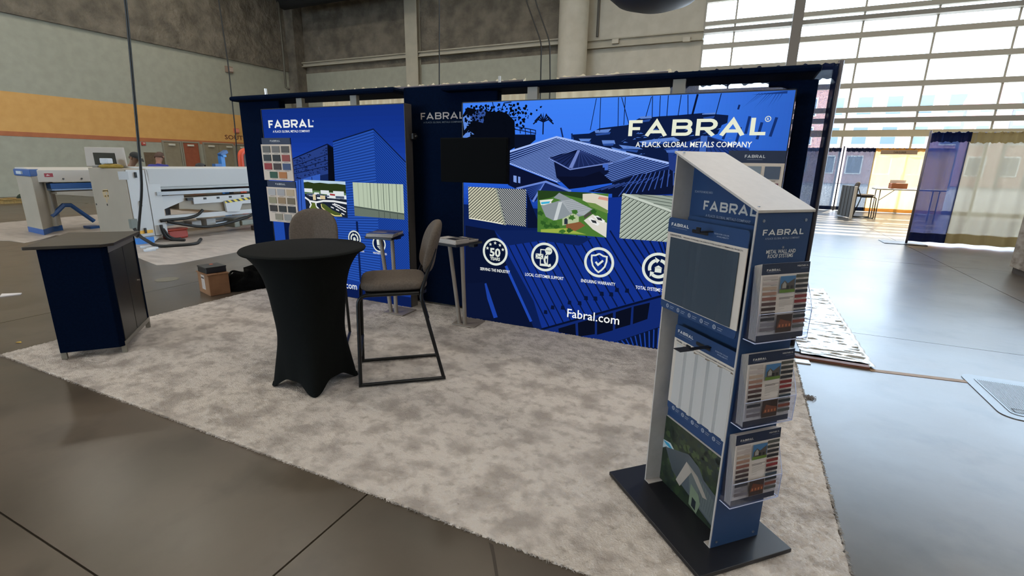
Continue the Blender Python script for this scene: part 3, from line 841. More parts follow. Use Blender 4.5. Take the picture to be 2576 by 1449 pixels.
    for q in ([(-1.481,0.050),(-1.308,0.131),(-1.295,0.009),(-1.473,0.012)], [(-1.283,0.142),(-1.117,0.219),(-1.107,0.054),(-1.269,0.000)], [(-1.096,0.222),(-0.948,0.295),(-0.936,0.121),(-1.086,0.051)], [(-0.922,0.305),(-0.781,0.374),(-0.779,0.203),(-0.916,0.137)], [(-0.762,0.383),(-0.621,0.439),(-0.630,0.282),(-0.756,0.213)]):
        f.poly(q, '0a0f20')
    f.poly([(-0.936,-0.007),(-0.513,0.227),(-0.515,0.001)], '0a1534')
    f.hatch([(-0.889,0.014),(-0.523,0.214)], [(-0.840,-0.009),(-0.517,0.019)], 10, 0.012, '1c3f98')
    f.build('printed_scene', t)
    # photographs set into the print
    def p1(g):
        g.poly([(-2.502,1.400),(-1.859,1.397),(-1.851,1.037),(-2.498,1.079)], '1a2236')
        a, b, c, d = [(-2.502,1.400),(-2.195,1.399),(-2.089,1.042),(-2.495,1.084)]
        g.poly([a, b, c, d], 'c9c8b0')
        e = [(-2.174,1.396),(-1.861,1.397),(-1.858,1.042),(-2.071,1.048)]
        g.poly(e, '161c34')
        g.rule([a, b, c, d], math.radians(40), 0.0235, 0.0075, '26282a')
        g.rule(e, math.radians(-43), 0.0165, 0.0075, 'c4c8c2')
        g.poly([b, (b[0] + .02, b[1] - .002), (c[0] + .018, c[1] - .003), c], '8f968a')
        g.lines([[d, (c[0] - .02, c[1] + .01)]], 0.01, 'efeeda')
    photo(t, 'photo_panel', p1, 'photograph of ribbed cream metal roofing')
    def p2(g):
        q = lambda *p: list(p)
        g.poly([(-1.743,1.393),(-1.063,1.390),(-1.056,0.997),(-1.734,0.999)], '4c7a34')
        g.poly([(-1.743,1.393),(-1.219,1.393),(-1.287,1.333),(-1.520,1.369),(-1.607,1.330),(-1.734,1.301)], '27421f')
        g.poly([(-1.721,1.301),(-1.581,1.320),(-1.605,1.289),(-1.579,1.267),(-1.706,1.255)], 'e5e5da')
        g.poly([(-1.707,1.284),(-1.612,1.297),(-1.623,1.277),(-1.700,1.264)], '3fb0d8')
        g.poly([(-1.301,1.378),(-1.207,1.387),(-1.064,1.365),(-1.057,1.220),(-1.298,1.321)], 'd9d3c2')
        g.poly([(-1.147,1.362),(-1.064,1.354),(-1.064,1.326),(-1.157,1.339)], 'd79a88')
        g.poly([(-1.261,1.306),(-1.178,1.298),(-1.058,1.243),(-1.062,1.214),(-1.224,1.268)], '6f8f4a')
        g.poly([(-1.276,1.138),(-1.196,1.201),(-1.060,1.129),(-1.058,0.997),(-1.187,1.063)], 'dcd9cf')
        g.poly([(-1.703,1.249),(-1.505,1.312),(-1.581,1.331),(-1.527,1.380),(-1.420,1.333),(-1.199,1.246),(-1.278,1.184),(-1.374,1.155),(-1.485,1.142),(-1.572,1.119),(-1.651,1.150)], '8d969c')
        g.poly([(-1.505,1.306),(-1.401,1.328),(-1.210,1.248),(-1.278,1.184),(-1.413,1.200)], 'a6adb2')
        g.poly([(-1.529,1.293),(-1.492,1.298),(-1.535,1.127),(-1.572,1.119)], 'c9d0d2')
        g.hatch([(-1.480,1.313),(-1.413,1.200)], [(-1.401,1.328),(-1.210,1.248)], 8, 0.004, '8a9298')
        g.poly([(-1.485,1.142),(-1.376,1.202),(-1.326,1.170),(-1.323,1.123),(-1.482,1.077)], 'b3c29a')
        g.poly([(-1.464,1.090),(-1.466,1.138),(-1.448,1.151),(-1.432,1.137),(-1.430,1.095)], '2a3440')
        g.poly([(-1.278,1.184),(-1.204,1.235),(-1.202,1.206),(-1.271,1.156)], '4c4a44')
        g.poly([(-1.445,1.092),(-1.311,1.124),(-1.261,1.092),(-1.367,1.026),(-1.442,1.032)], '8a5a3a')
        g.poly([(-1.698,1.026),(-1.443,1.056),(-1.318,1.027),(-1.244,1.012),(-1.697,0.999)], '9cb14a')
        r3 = random.Random(9)
        for col, cs in (('2f5a26', [(730, 370), (760, 400), (800, 390), (840, 400), (950, 420), (700, 300), (1130, 260)]), ('3f6f2e', [(985, 270), (965, 320), (750, 350), (820, 370), (890, 430)])):
            bl = []
            for cx, cy in cs:
                for k in range(14):
                    a = k * 2.4; L = 34 * r3.uniform(.5, 1)
                    bl.append((cx, cy, cx + L * math.cos(a), cy + L * .8 * math.sin(a), a))
            W = lambda x, y: (PA[0] + (x - 675) * PA[2], PA[1] - (y - 122) * PA[3] - (x - 675) * PA[4])
            g.multi([[W(b[0], b[1]), W((b[0] + b[2]) / 2 - 8 * math.sin(b[4]), (b[1] + b[3]) / 2 + 8 * math.cos(b[4])), W(b[2], b[3]), W((b[0] + b[2]) / 2 + 8 * math.sin(b[4]), (b[1] + b[3]) / 2 - 8 * math.cos(b[4]))] for b in bl], col)
        for c in ([(-1.238,1.158),(-1.206,1.171),(-1.126,1.119),(-1.142,1.098),(-1.203,1.125)], [(-1.189,1.184),(-1.148,1.190),(-1.077,1.148),(-1.091,1.127),(-1.158,1.157)]):
            g.poly(c, 'eef0ee')
            m = ((c[0][0] + c[2][0]) / 2, (c[0][1] + c[2][1]) / 2)
            g.poly([(m[0] - .03, m[1] + .012), (m[0] + .02, m[1] + .005), (m[0] + .03, m[1] - .02), (m[0] - .01, m[1] - .014)], '30353a')
    pa = [(-1.743,1.393),(-1.063,1.390),(-1.734,0.999)]
    PA = (pa[0][0], pa[0][1], (pa[1][0] - pa[0][0]) / 560, (pa[0][1] - pa[2][1]) / 328, 0)
    photo(t, 'photo_panel', p2, 'aerial photograph of a grey roofed house with two white cars')
    def p3(g):
        g.poly([(-0.942,1.393),(-0.511,1.395),(-0.355,1.396),(-0.323,1.001),(-0.938,1.001)], 'b4bfb2')
        g.poly([(-0.878,1.393),(-0.355,1.396),(-0.341,1.219)], '9aa59a')
        g.rule([(-0.878,1.393),(-0.355,1.396),(-0.341,1.219)], math.radians(-7), 0.026, 0.006, '56615a')
        low = [(-0.942,1.389),(-0.346,1.212),(-0.323,1.001),(-0.938,1.001)]
        g.rule(low, math.radians(43), 0.031, 0.007, '3c453f')
        g.rule(low, math.radians(43), 0.031, 0.004, '8d988c', 0.4)
        g.lines([[(-0.933,1.391),(-0.341,1.214)]], 0.022, 'c6cfc4')
        g.lines([[(-0.932,1.380),(-0.344,1.202)]], 0.006, '6b756c')
    photo(t, 'photo_panel', p3, 'photograph of a pale standing seam roof hip')
    g = plane_flat(EF(0.95), lift=0.026)
    ic = [(-2.187,0.762),(-1.647,0.761),(-1.108,0.763),(-0.574,0.762)]
    rr_ = [[(-2.332,0.758),(-2.048,0.769)], [(-1.789,0.757),(-1.507,0.766)], [(-1.249,0.760),(-0.966,0.765)]]
    rad = sum((b[0] - a[0]) / 2 for a, b in rr_) / 3
    for fn, c in zip((icon_years, icon_phone, icon_shield, icon_cycle), ic):
        fn(g, c, rad)
        g.build('icon', t)
    g = plane_flat(EF(1.0), lift=0.025)
    for s, a in (('SERVING THE INDUSTRY', [(-2.360,0.552),(-2.018,0.551)]), ('LOCAL CUSTOMER SUPPORT', [(-1.849,0.546),(-1.445,0.549)]), ('ENDURING WARRANTY', [(-1.270,0.547),(-0.943,0.553)])):
        g.text(s, a[0][0], a[1][0], a[1][1] + .004, 0.031, 'f2f5f2', 0.014)
        g.build('lettering', t)
    a = [(-0.758,0.542),(-0.532,0.551)]
    g.text('TOTAL SYSTEMS SOLUTION', a[0][0], a[0][0] + (a[1][0] - a[0][0]) * 1.66, a[1][1] + .004, 0.031, 'f2f5f2', 0.014)
    g.build('lettering', t)
    a = [(-1.391,0.179),(-0.880,0.178)]
    g.text('Fabral.com', a[0][0], a[1][0], (a[0][1] + a[1][1]) / 2 + 0.012, 0.088, 'f4f6f4', 0.008)
    g.build('lettering', t)
    a = [(-0.926,1.876),(0.117,1.878),(-0.890,2.004),(0.122,1.996)]
    g.logo(a[0][0], a[1][0], a[1][1], a[2][1] - a[0][1], 'e6ead4', 0.19)
    g.ring(a[3], 0.021, 0.005, 'e6ead4')
    g.text('R', a[3][0] - .007, a[3][0] + .007, a[3][1] - .009, 0.018, 'e6ead4')
    g.build('lettering', t)
    a = [(-0.856,1.788),(0.035,1.791)]
    g.text('A FLACK GLOBAL METALS COMPANY', a[0][0], a[1][0], (a[0][1] + a[1][1]) / 2, 0.043, 'f4f6ee', 0.012)
    g.build('lettering', t)
lightbox('light_box', 'wide backlit light box with blue marina roof print behind the kiosk', -2.574, 0.286, 2.205, 1.0, draw_wide)

def draw_narrow(t, x0, x1, z1):
    f = plane_flat(EF(0.8))
    gradient(f, x0 + 0.008, x1 - 0.008, 0.9, z1 - 0.008, ['2a58c8', '2450c4', '1f49bc', '183c9e', '15348c'])

    f.rect(x0 + 0.008, x1 - 0.008, 0.012, 0.95, '2450b4')
    # stone clad wing
    f.poly([(-4.959,1.638),(-4.369,1.817),(-4.194,1.735),(-4.249,1.015),(-5.051,0.967)], '16295e')
    f.poly([(-4.946,1.644),(-4.378,1.806),(-4.390,1.482),(-4.946,1.385)], '2c4690')
    f.hatch([(-4.952,1.557),(-4.951,1.468)], [(-4.374,1.703),(-4.384,1.572)], 3, 0.008, '111d44')
    rq = random.Random(4); bl = []
    q4 = [(-4.937,1.628),(-4.386,1.791),(-4.396,1.493),(-4.937,1.397)]
    for k in range(130):
        u, v = rq.random(), rq.random()
        x = (q4[0][0] * (1 - u) + q4[1][0] * u) * (1 - v) + (q4[3][0] * (1 - u) + q4[2][0] * u) * v
        z = (q4[0][1] * (1 - u) + q4[1][1] * u) * (1 - v) + (q4[3][1] * (1 - u) + q4[2][1] * u) * v
        w, h = rq.uniform(.01, .035), rq.uniform(.004, .012)
        bl.append([(x, z), (x + w, z + rq.uniform(-.01, .01)), (x + w, z + h), (x, z + h)])
    f.multi(bl, '13204c')
    f.poly([(-4.370,1.815),(-4.256,1.750),(-4.322,1.010),(-4.433,1.004)], '0a0e1c')
    f.lines([[(-4.946,1.644),(-4.376,1.813),(-4.201,1.733)]], 0.012, '0d1738')
    f.poly([(-4.947,1.380),(-4.523,1.479),(-4.569,0.996),(-4.986,0.971)], '3a66cc')
    f.lines([[(-4.895,1.392),(-4.937,0.974)], [(-4.851,1.399),(-4.881,0.977)], [(-4.662,1.438),(-4.661,1.378)]], 0.012, '142a70')
    # ribbed metal wing: left face and right face
    A = [(-4.286,1.839),(-3.692,1.970)]
    B_ = (-3.256,1.626)
    C = (-3.701,0.957)
    xl, xm, xr = A[0][0], A[1][0], x1 - 0.01
    f.poly([A[0], A[1], (xm, 0.2), (xl - 0.05, 0.24)], '2c5cc4')
    f.poly([A[1], (xr, B_[1]), (xr, 0.14), (xm, 0.2)], '2353c0')
    f.hatch([A[0], (xl - 0.05, 0.24)], [A[1], (xm, 0.2)], 58, 0.012, '1c3f92')
    f.hatch([A[1], (xm, 0.2)], [(xr, B_[1]), (xr, -0.35)], 66, 0.010, '173684')
    f.poly([(xr - .3, 0.14), (xr, 0.05), (xr, 0.3), (xr - .3, 0.33)], '1c44ac')
    f.lines([[A[0], A[1], (xr, B_[1])]], 0.014, '10214e')
    f.lines([[(xl - .06, 0.95), (xl - .06, 0.2)], [(xl + .28, 0.95), (xl + .28, 0.2)]], 0.03, '0f2050')
    f.rect(x0 + 0.008, x1 - 0.008, 0.012, 0.13, '0e2056')
    f.poly([(x0 + .01, 0.13), (x1 - .01, 0.13), (x1 - .01, 0.2), (x0 + .01, 0.27)], '1a3c96')
    f.rect(x0 + .2, x0 + .5, 0.3, 0.9, '0d1a44')
    f.build('printed_scene', t)
    def p1(g):
        c = [(-4.781,1.411),(-4.123,1.403),(-4.128,1.016),(-4.787,1.082)]
        xa, xb = (c[0][0] + c[3][0]) / 2, (c[1][0] + c[2][0]) / 2
        za, zb = (c[2][1] + c[3][1]) / 2, (c[0][1] + c[1][1]) / 2
        zb = max(c[0][1], c[1][1]) - 0.01; za = zb - 0.415
        w, h = xb - xa, zb - za
        P = lambda *p: [(xa + a * w, za + b * h) for a, b in p]
        g.rect(xa, xb, za, zb, '1d2536')
        g.poly(P((0, .9), (1, .9), (1, 1), (0, 1)), 'b9d2e4')
        g.poly(P((0, .93), (.1, .95), (.25, .92), (.4, .94), (.6, .92), (.8, .93), (1, .91), (1, .68), (0, .72)), '2c3a1e')
        g.poly(P((0, .72), (1, .68), (1, .6), (0, .6)), '5b7a52')
        g.multi([P((a, b), (a + s, b - .01), (a + s, b + s * .5), (a, b + s * .5)) for a, b, s in [(.0, .66, .2), (.24, .6, .12), (.4, .63, .2), (.7, .6, .25), (.1, .55, .15), (.55, .52, .3), (.3, .48, .1), (.8, .52, .2)]], 'dfe6e8')
        g.multi([P((a, b), (a + s, b), (a + s, b + s * .35), (a, b + s * .35)) for a, b, s in [(.05, .56, .18), (.3, .57, .14), (.48, .55, .12), (.75, .52, .2)]], '4c5870')
        g.multi([P((.2, .44), (.27, .44), (.27, .6), (.2, .6)), P((.38, .48), (.5, .48), (.5, .58), (.38, .58))], 'd8c7a0')
        g.poly(P((.62, .6), (.74, .59), (.74, .64), (.62, .65)), 'a03c40')
        g.lines([P((0, .5), (.1, .42), (.14, .3), (.1, .2)), P((.12, .4), (.28, .38), (.45, .43), (.7, .44), (1, .4)), P((.26, .38), (.26, .26), (.36, .14))], 0.022, 'e9ecec')
        g.poly(P((.17, .36), (.24, .36), (.26, .24), (.36, .13), (.3, .06), (.16, .07), (.08, .16), (.14, .26)), '5d6b2c')
        g.poly(P((.4, .36), (.48, .34), (.66, .18), (.84, .1), (.86, .04), (.7, .03), (.5, .14), (.4, .26)), '4c5a2a')
        g.lines([P((.08, .18), (.12, .08), (.25, .05), (.36, .1), (.36, .14)), P((.39, .34), (.4, .24), (.52, .12), (.7, .03), (.86, .04), (.84, .09))], 0.012, 'e8d890')
        g.multi([P((a, b), (a + .07, b - .03), (a + .07, b), (a, b + .03)) for a, b in [(.66, .34), (.72, .3), (.78, .26), (.84, .22), (.9, .18), (.7, .36), (.77, .33), (.84, .29), (.9, .26), (.62, .26), (.74, .2), (.86, .1)]], 'eef0f2')
    photo(t, 'photo_panel', p1, 'aerial photograph of a school campus with parking lot')
    def p2(g):
        c = [(-4.018,1.400),(-3.306,1.393),(-3.316,1.015),(-4.017,1.017)]
        xa, xb = c[0][0], (c[1][0] + c[2][0]) / 2
        zb, za = (c[0][1] + c[1][1]) / 2, (c[2][1] + c[3][1]) / 2
        w, h = xb - xa, zb - za
        P = lambda *p: [(xa + a * w, za + b * h) for a, b in p]
        g.rect(xa, xb, za, zb, 'b9c7b0')
        g.poly(P((0, 0), (1, 0), (1, .16), (0, .28)), '69756a')
        g.lines([P((0, .28), (1, .16))], 0.016, '4a5650')
        g.multi([P((a, .3 - a * .1), (a + .012, .3 - a * .1), (a + .012, 1), (a, 1)) for a in (.35, .5, .61, .72, .865)], '5c6a5e')
        g.multi([P((a, .3 - a * .1), (a + .02, .3 - a * .1), (a + .02, 1), (a, 1)) for a in (.1, .2, .28, .42, .56, .66, .78, .93)], 'a7b49f')
        g.multi([P((a, 0), (a + .01, 0), (a + .01, .25 - a * .12), (a, .25 - a * .12)) for a in (.5, .61, .72, .865)], '475049')
    photo(t, 'photo_panel', p2, 'photograph of a pale green ribbed metal wall')
    g = plane_flat(EF(0.9), lift=0.026)
    c = [(-4.038,0.750),(-3.676,0.717),(-4.133,0.742),(-3.946,0.741)]
    r = 0.095
    dxx = c[1][0] - c[0][0]
    for fn, q in ((icon_cycle, c[0]), (icon_weather, c[1]), (icon_years, (c[0][0] - 2 * dxx, c[0][1])), (icon_shield, (c[0][0] - dxx, c[0][1]))):
        fn(g, q, r)
        g.build('icon', t)
    g = plane_flat(EF(0.9), lift=0.025)
    a = [(-3.906,0.597),(-3.774,0.598),(-3.573,0.594)]
    wd = 0.22
    g.text('TOTAL SYSTEMS SOLUTION', a[0][0] - 0.3, a[0][0], a[0][1], 0.022, 'eef2f2', 0.014)
    g.build('lettering', t)
    g.text('WEATHERTIGHTNESS', a[1][0], a[2][0], (a[1][1] + a[2][1]) / 2, 0.022, 'eef2f2', 0.014)
    g.build('lettering', t)
    a = [(-4.243,0.114),(-4.051,0.134)]
    k = (a[1][0] - a[0][0]) / 0.43
    g.text('Fabral.com', a[1][0] - 2.35 * (a[1][0] - a[0][0]), a[1][0], a[0][1] + .012, 0.085, 'eef2f4', 0.008)
    g.build('lettering', t)
    a = [(-5.276,2.000),(-4.545,1.988),(-5.262,2.088),(-5.214,1.940),(-4.603,1.934),(-4.543,2.066)]
    g.logo(a[0][0], a[1][0], a[0][1], a[2][1] - a[0][1], 'f2f5f2', 0.21)
    g.disc(a[5], 0.01, 'c9d4e8', 10)
    g.build('lettering', t)
    g.text('A FLACK GLOBAL METALS COMPANY', a[3][0], a[4][0], a[3][1] + .006, 0.026, 'eef2f4', 0.014)
    g.build('lettering', t)
lightbox('light_box', 'narrower backlit light box with blue ribbed building print', -5.411, -3.265, 2.222, 0.8, draw_narrow)

# latch on the edge of the narrow light box
lt = (4.432,1.898)
single('edge_clamp', MB().box(-3.265, -3.22, lt[0] - 0.03, lt[0] + 0.03, lt[1] - 0.03, lt[1] + 0.03).tube([(-3.22, lt[0], lt[1]), (-3.19, lt[0], lt[1])], 0.014), mat('3c3b3a', 0.4, 0.5), 'small dark clamp on the edge of the narrower light box', 'clamp', bevel=0.004)

# television
tv = thing('television', 'black switched-off flat television in front of the navy panel', 'television', (-2.37, 4.2, 1.44))
q = [(-2.751,1.867),(-2.007,1.863),(-2.001,1.450),(-2.737,1.442)]
tx0, tx1, tz0, tz1 = q[0][0], q[1][0], 1.445, 1.868
build('housing', MB().box(tx0, tx1, 4.2, 4.25, tz0, tz1), mat('060708', 0.8, 0, 0.1), tv, bevel=0.006)
build('screen', MB().box(tx0 + 0.012, tx1 - 0.012, 4.196, 4.201, tz0 + 0.016, tz1 - 0.012), mat('030405', 0.7, 0, 0.06), tv)
build('wall_bracket', MB().box(tx0 + .3, tx0 + .42, 4.25, 4.326, 1.55, 1.75), mat('222222', 0.5), tv)

# colour swatch boards
def swatch_board(label, x0, x1, z0, z1, y, rows, group='colour swatch boards'):
    t = thing('swatch_board', label, 'swatch board', ((x0 + x1) / 2, y, z0), group=group)
    zh = z1 - (z1 - z0) * 0.15
    build('card', MB().box(x0, x1, y, y + 0.012, z0, zh), mat('c9b9a8', 0.6), t)
    hd = build('header', MB().box(x0 + 0.02, x1, y + 0.002, y + 0.014, zh, z1), mat('14233f', 0.5), t)
    f = Flat((0, y + 0.002, 0), (1, 0, 0), (0, 0, 1), (0, -1, 0), lambda h: mat(h, 0.5))
    m_ = (x0 + x1) / 2; w = x1 - x0
    f.logo(m_ - w * .17, m_ + w * .17, zh + (z1 - zh) * .42, (z1 - zh) * .24, 'c9c9c6', 0.2)
    f.rect(m_ - w * .13, m_ + w * .13, zh + (z1 - zh) * .27, zh + (z1 - zh) * .29, '8a909a')
    f.build('lettering', hd)
    n = len(rows); H = (zh - z0)
    for i, r in enumerate(rows):
        zt = zh - H * (0.045 + i * 0.238); zb_ = zt - H * 0.18
        off = 0 if len(r) == 3 else 0.16
        cap = Flat((0, y, 0), (1, 0, 0), (0, 0, 1), (0, -1, 0), lambda h: mat(h, 0.6))
        for j, c in enumerate(r):
            a = x0 + w * (0.06 + off + j * 0.315)
            build('swatch', MB().box(a, a + w * 0.255, y - 0.006, y, zb_, zt), mat(c, 0.4), t)
            cap.rect(a + w * .05, a + w * .2, zb_ - H * .035, zb_ - H * .022, '8a7c70')
        cap.build('caption', t)
c = [(-5.438,1.810),(-4.929,1.807),(-5.417,1.383),(-4.912,1.387),(-5.359,1.884),(-4.939,1.884)]
xa, xb = (c[0][0] + c[2][0]) / 2, (c[1][0] + c[3][0]) / 2
swatch_board('swatch board of dark and bright colours, the upper of two on the left light box', xa, xb, c[2][1], c[5][1], 4.292,
             [['5f5c57', '6b6762', '4c4641'], ['262c2e', '14181a', '8a3a30'], ['8c2a2c', '3a2b28', '35466a'], ['1f4a36', 'a86a34']])
c = [(-5.420,1.292),(-4.908,1.295),(-5.400,0.869),(-4.914,1.374)]
swatch_board('swatch board of pale and brown tones, the lower of two on the left light box', (c[0][0] + c[2][0]) / 2, (c[0][0] + c[2][0]) / 2 + (xb - xa), c[2][1], c[3][1], 4.292,
             [['a8a4a2', '9e9a98', 'b09a7c'], ['8c8468', '8e7454', '6c5f48'], ['2c2420', '22221f', '17171a'], ['8a8270', '8c8984']])
c = [(0.278,1.764),(0.280,1.692),(-0.101,1.758)]
xr_ = c[0][0]
swatch_board('swatch board on the right of the wide light box, half hidden by the kiosk', xr_ - 0.42, xr_, c[0][1] - 0.62, c[0][1], 4.292,
             [['6d7580', '7a838b', '4c5564'], ['8a8f94', '77685e', '5c2436'], ['3c4656', '2a2f38', '6a4030'], ['505a50', '8a8468']])

# ---------------------------------------------------------------- drapes behind the booth
def drape(name, label, x0, x1, y, z0, z1, m, pitch=0.11, amp=0.028, seed=1, parent=None, hem=None, rod=None, axis=0, cat='drape', group=None):
    n = max(24, int((x1 - x0) / 0.016)); r = random.Random(seed); ph = [r.uniform(0, 6) for _ in range(4)]
    def pt(u, v):
        x = x0 + u * (x1 - x0)
        g = amp * (math.sin(x * 2 * PI / pitch + ph[0] + 0.5 * math.sin(v * 2 + ph[2])) + 0.6 * math.sin(x * 2 * PI / (pitch * 2.7) + ph[1]))
        g *= 0.4 + 0.6 * v
        top = 0.012 * math.sin(x * 37 + ph[3]) + 0.008 * math.sin(x * 91)
        return (x, y + g, z1 - v * (z1 - z0) + top * (1 - v))
    t = thing(name, label, cat, ((x0 + x1) / 2, y, z0), group=group)
    build('panel', MB().surf(pt, n, 10), m, t, smooth=True, fix=False)
    if rod:
        build('rod', MB().tube([(x0 + .03, y, z1 - .02), (x1 - .03, y, z1 - .02)], rod, 8), mat('57535c', 0.35, 0.5), t, smooth=True)
    if hem is not None:
        zt, hm = hem
        build('rod_pocket', MB().surf(lambda u, v: (pt(u, 0)[0], y - 0.03 - 0.012 * math.sin(u * 60), pt(u, 0)[2] - v * zt), n, 1), hm, t, smooth=True, fix=False)
        build('hem', MB().surf(lambda u, v: (lambda p: (p[0], p[1] - 0.012, z0 + v * zt))(pt(u, 1)), n, 1), hm, t, smooth=True, fix=False)
    return t
cream_d = cloth('cream_sheer', 'e0cfae', 0.5, 0.10)
navy_d = cloth('navy_sheer', '3a4668', 0.6, 0.3, 420)
black_d = cloth('charcoal_sheer', '3a424e', 0.5, 0.10, 120)
navy_hem = cloth('navy_hem', '141d38', 0.2, 0.03)
cream_hem = cloth('cream_hem', 'c0a880', 0.4, 0.03)
drape('drape', 'cream pleated drape behind the gap over the narrower light box', -5.1, -2.2, 5.02, 0.05, 2.5, cream_d, 0.09, 0.022, 2, rod=.018)
drape('drape', 'cream pleated drape behind the gap over the wide light box', -1.85, -0.72, 5.02, 0.05, 2.5, cream_d, 0.12, 0.022, 3, rod=.018)
nd = drape('drape', 'navy see-through drape behind the right end of the booth', -0.715, 0.6, 5.02, 0.05, 2.47, navy_d, 0.14, 0.02, 4, hem=(0.12, navy_hem), rod=.018)
build('side_hem', MB().surf(lambda u, v: (0.565 + u * .04, 4.985 + .01 * math.sin(v * 30), 0.05 + v * 2.42), 2, 30), navy_hem, nd, smooth=True, fix=False)
pl = thing('drape_pole', 'slim upright pole at the right end of the booth drape', 'pole', (0.62, 5.03, 0))
build('pole', MB().tube([(0.62, 5.03, 0.01), (0.62, 5.03, 2.5)], 0.022), mat('4a4850', 0.4, 0.4), pl, smooth=True)
build('base_plate', MB().box(0.45, 0.79, 4.86, 5.2, 0.0, 0.012), mat('555555', 0.4, 0.6), pl)

# ---------------------------------------------------------------- cocktail table in a black stretch cover
def cocktail_table():
    cx, cy = -2.757, 2.44
    t = thing('cocktail_table', 'round high cocktail table in a tight black stretch cover', 'table', (cx, cy, 0.012))
    cover = nmat('black_spandex', '070a0a', '0b0f0e', scale=40, rough=(0.85, 0.95), spec=0.15)
    R, ZT = 0.415, 1.034
    def skirt(u, v):
        a = u * 2 * PI
        k = abs(math.cos(2 * (a - PI / 4)))              # 1 at the four feet and between them; feet at 45 degrees
        foot = max(0.0, math.cos(2 * (a - PI / 4)) ** 2 if math.cos(4 * (a - PI / 4)) > -1 else 0)
        f4 = (0.5 + 0.5 * math.cos(4 * (a - PI / 4))) ** 2.2
        zb = 0.012 + 0.085 * (1 - f4)
        z = ZT - 0.012 + (zb - ZT + 0.012) * v
        s_ = (ZT - z) / ZT
        round_r = 0.238 + (R - 0.238) * math.exp(-((s_) / 0.135)) - 0.02 * math.exp(-((s_ - .62) / .2) ** 2)
        star_r = 0.205 + 0.095 * f4
        w = max(0.0, (s_ - 0.5) / 0.5) ** 2.0
        sq = 1 + 0.05 * (0.5 + 0.5 * math.cos(4 * (a - PI / 4))) * min(1, s_ * 2)
        r = (round_r * sq) * (1 - w) + star_r * w
        return (cx + r * math.cos(a), cy + r * math.sin(a), z)
    build('stretch_cover', MB().surf(skirt, 96, 40, wrap=True), cover, t, smooth=True, fix=False)
    build('top_cover', MB().lathe([(R - 0.002, ZT - 0.016), (R + 0.004, ZT - 0.006), (R - 0.004, ZT + 0.004), (R - 0.03, ZT + 0.006)], (cx, cy, 0), 64), cover, t, smooth=True, auto=60)
    for k in range(4):
        a = PI / 4 + k * PI / 2
        build('foot_pocket', MB().lathe([(0.016, 0.012), (0.02, 0.02), (0.012, 0.045)], (cx + 0.285 * math.cos(a), cy + 0.285 * math.sin(a), 0), 12), cover, t, smooth=True)
cocktail_table()

# ---------------------------------------------------------------- bar stools
grey_up = nmat('grey_upholstery', '585049', '645b53', scale=90, rough=(0.9, 1.0), spec=0.1, bump=0.1, bscale=400)
blk_tube = mat('0f1113', 0.35, 0.3)
def pillow(cx, cy, cz, sx, sy, sz, M=Matrix(), n=4.0, crown=0.0):
    """a padded slab with rounded rim"""
    def pt(u, v):
        a = u * 2 * PI; b = (v - 0.5) * PI
        ca, sa = math.cos(a), math.sin(a)
        e = 2 / n
        px = math.copysign(abs(ca) ** e, ca); py = math.copysign(abs(sa) ** e, sa)
        rr = math.cos(b) ** 0.35 if math.cos(b) > 0 else 0
        zz = math.copysign(abs(math.sin(b)) ** 0.75, math.sin(b))
        p = Vector((sx / 2 * px * rr, sy / 2 * py * rr, sz / 2 * zz * (1 + crown * (1 - (px * rr) ** 2) * (1 - (py * rr) ** 2))))
        q = M @ p
        return (cx + q.x, cy + q.y, cz + q.z)
    return MB().surf(pt, 48, 20, wrap=True)
def make_stool(label, loc, rz):
    t = thing('bar_stool', label, 'bar stool', loc, rz, 'grey padded bar stools')
    L = dict(world=False)
    build('seat', pillow(-0.03, 0, 0.762, 0.48, 0.46, 0.088, n=6.0, crown=0.0), grey_up, t, smooth=True, **L)
    tilt = Matrix.Rotation(math.radians(78), 4, 'Y')
    # backrest: round topped pad leaning back
    def back(u, v):
        a = u * 2 * PI; b = (v - 0.5) * PI
        ca, sa = math.cos(a), math.sin(a)
        n = 0.8 if sa > 0 else 0.4
        py = math.copysign(abs(ca) ** (n if sa > 0 else 0.5), ca); pz = math.copysign(abs(sa) ** (n if sa > 0 else 0.5), sa)
        rr = max(0, math.cos(b)) ** 0.35
        y, z = 0.205 * py * rr, (0.215 if sa > 0 else 0.17) * pz * rr
        x = 0.037 * math.copysign(abs(math.sin(b)) ** 0.75, math.sin(b)) - 0.05 * (y / 0.2) ** 2
        return (0.245 + x + (z + 0.1) * 0.24, y, 1.0 + z)
    build('backrest', MB().surf(back, 48, 18, wrap=True), grey_up, t, smooth=True, **L)
    build('seat_pan', MB().prism(rrect(-0.235, 0.2, -0.215, 0.215, 0.05), 'Z', 0.7, 0.722), blk_tube, t, **L)
    for s in (-1, 1):
        y = 0.235 * s
        build('front_leg', MB().tube(bend([(-0.305, y, 0.022), (-0.285, y, 0.712), (0.14, y, 0.712)], 0.07), 0.0135, 10), blk_tube, t, smooth=True, auto=60, **L)
        build('rear_leg', MB().tube(bend([(0.31, y, 0.022), (0.15, y, 0.7), (0.275, y * 0.62, 1.02)], 0.06), 0.0135, 10), blk_tube, t, smooth=True, auto=60, **L)
        build('runner', MB().tube([(-0.318, y, 0.0255), (0.322, y, 0.0255)], 0.0135, 10), blk_tube, t, smooth=True, auto=60, **L)
    build('foot_bar', MB().tube([(-0.294, -0.235, 0.25), (-0.294, 0.235, 0.25)], 0.0115, 10), blk_tube, t, smooth=True, auto=60, **L)
    build('cross_bar', MB().tube([(0.2, -0.235, 0.52), (0.2, 0.235, 0.52)], 0.0115, 10), blk_tube, t, smooth=True, auto=60, **L)
    return t
make_stool('grey padded bar stool seen from the side, right of the black table', (-2.293, 2.878, 0.0), math.radians(39.7))
bc = (-3.429,3.167)
ang2 = math.atan2(bc[1], bc[0])
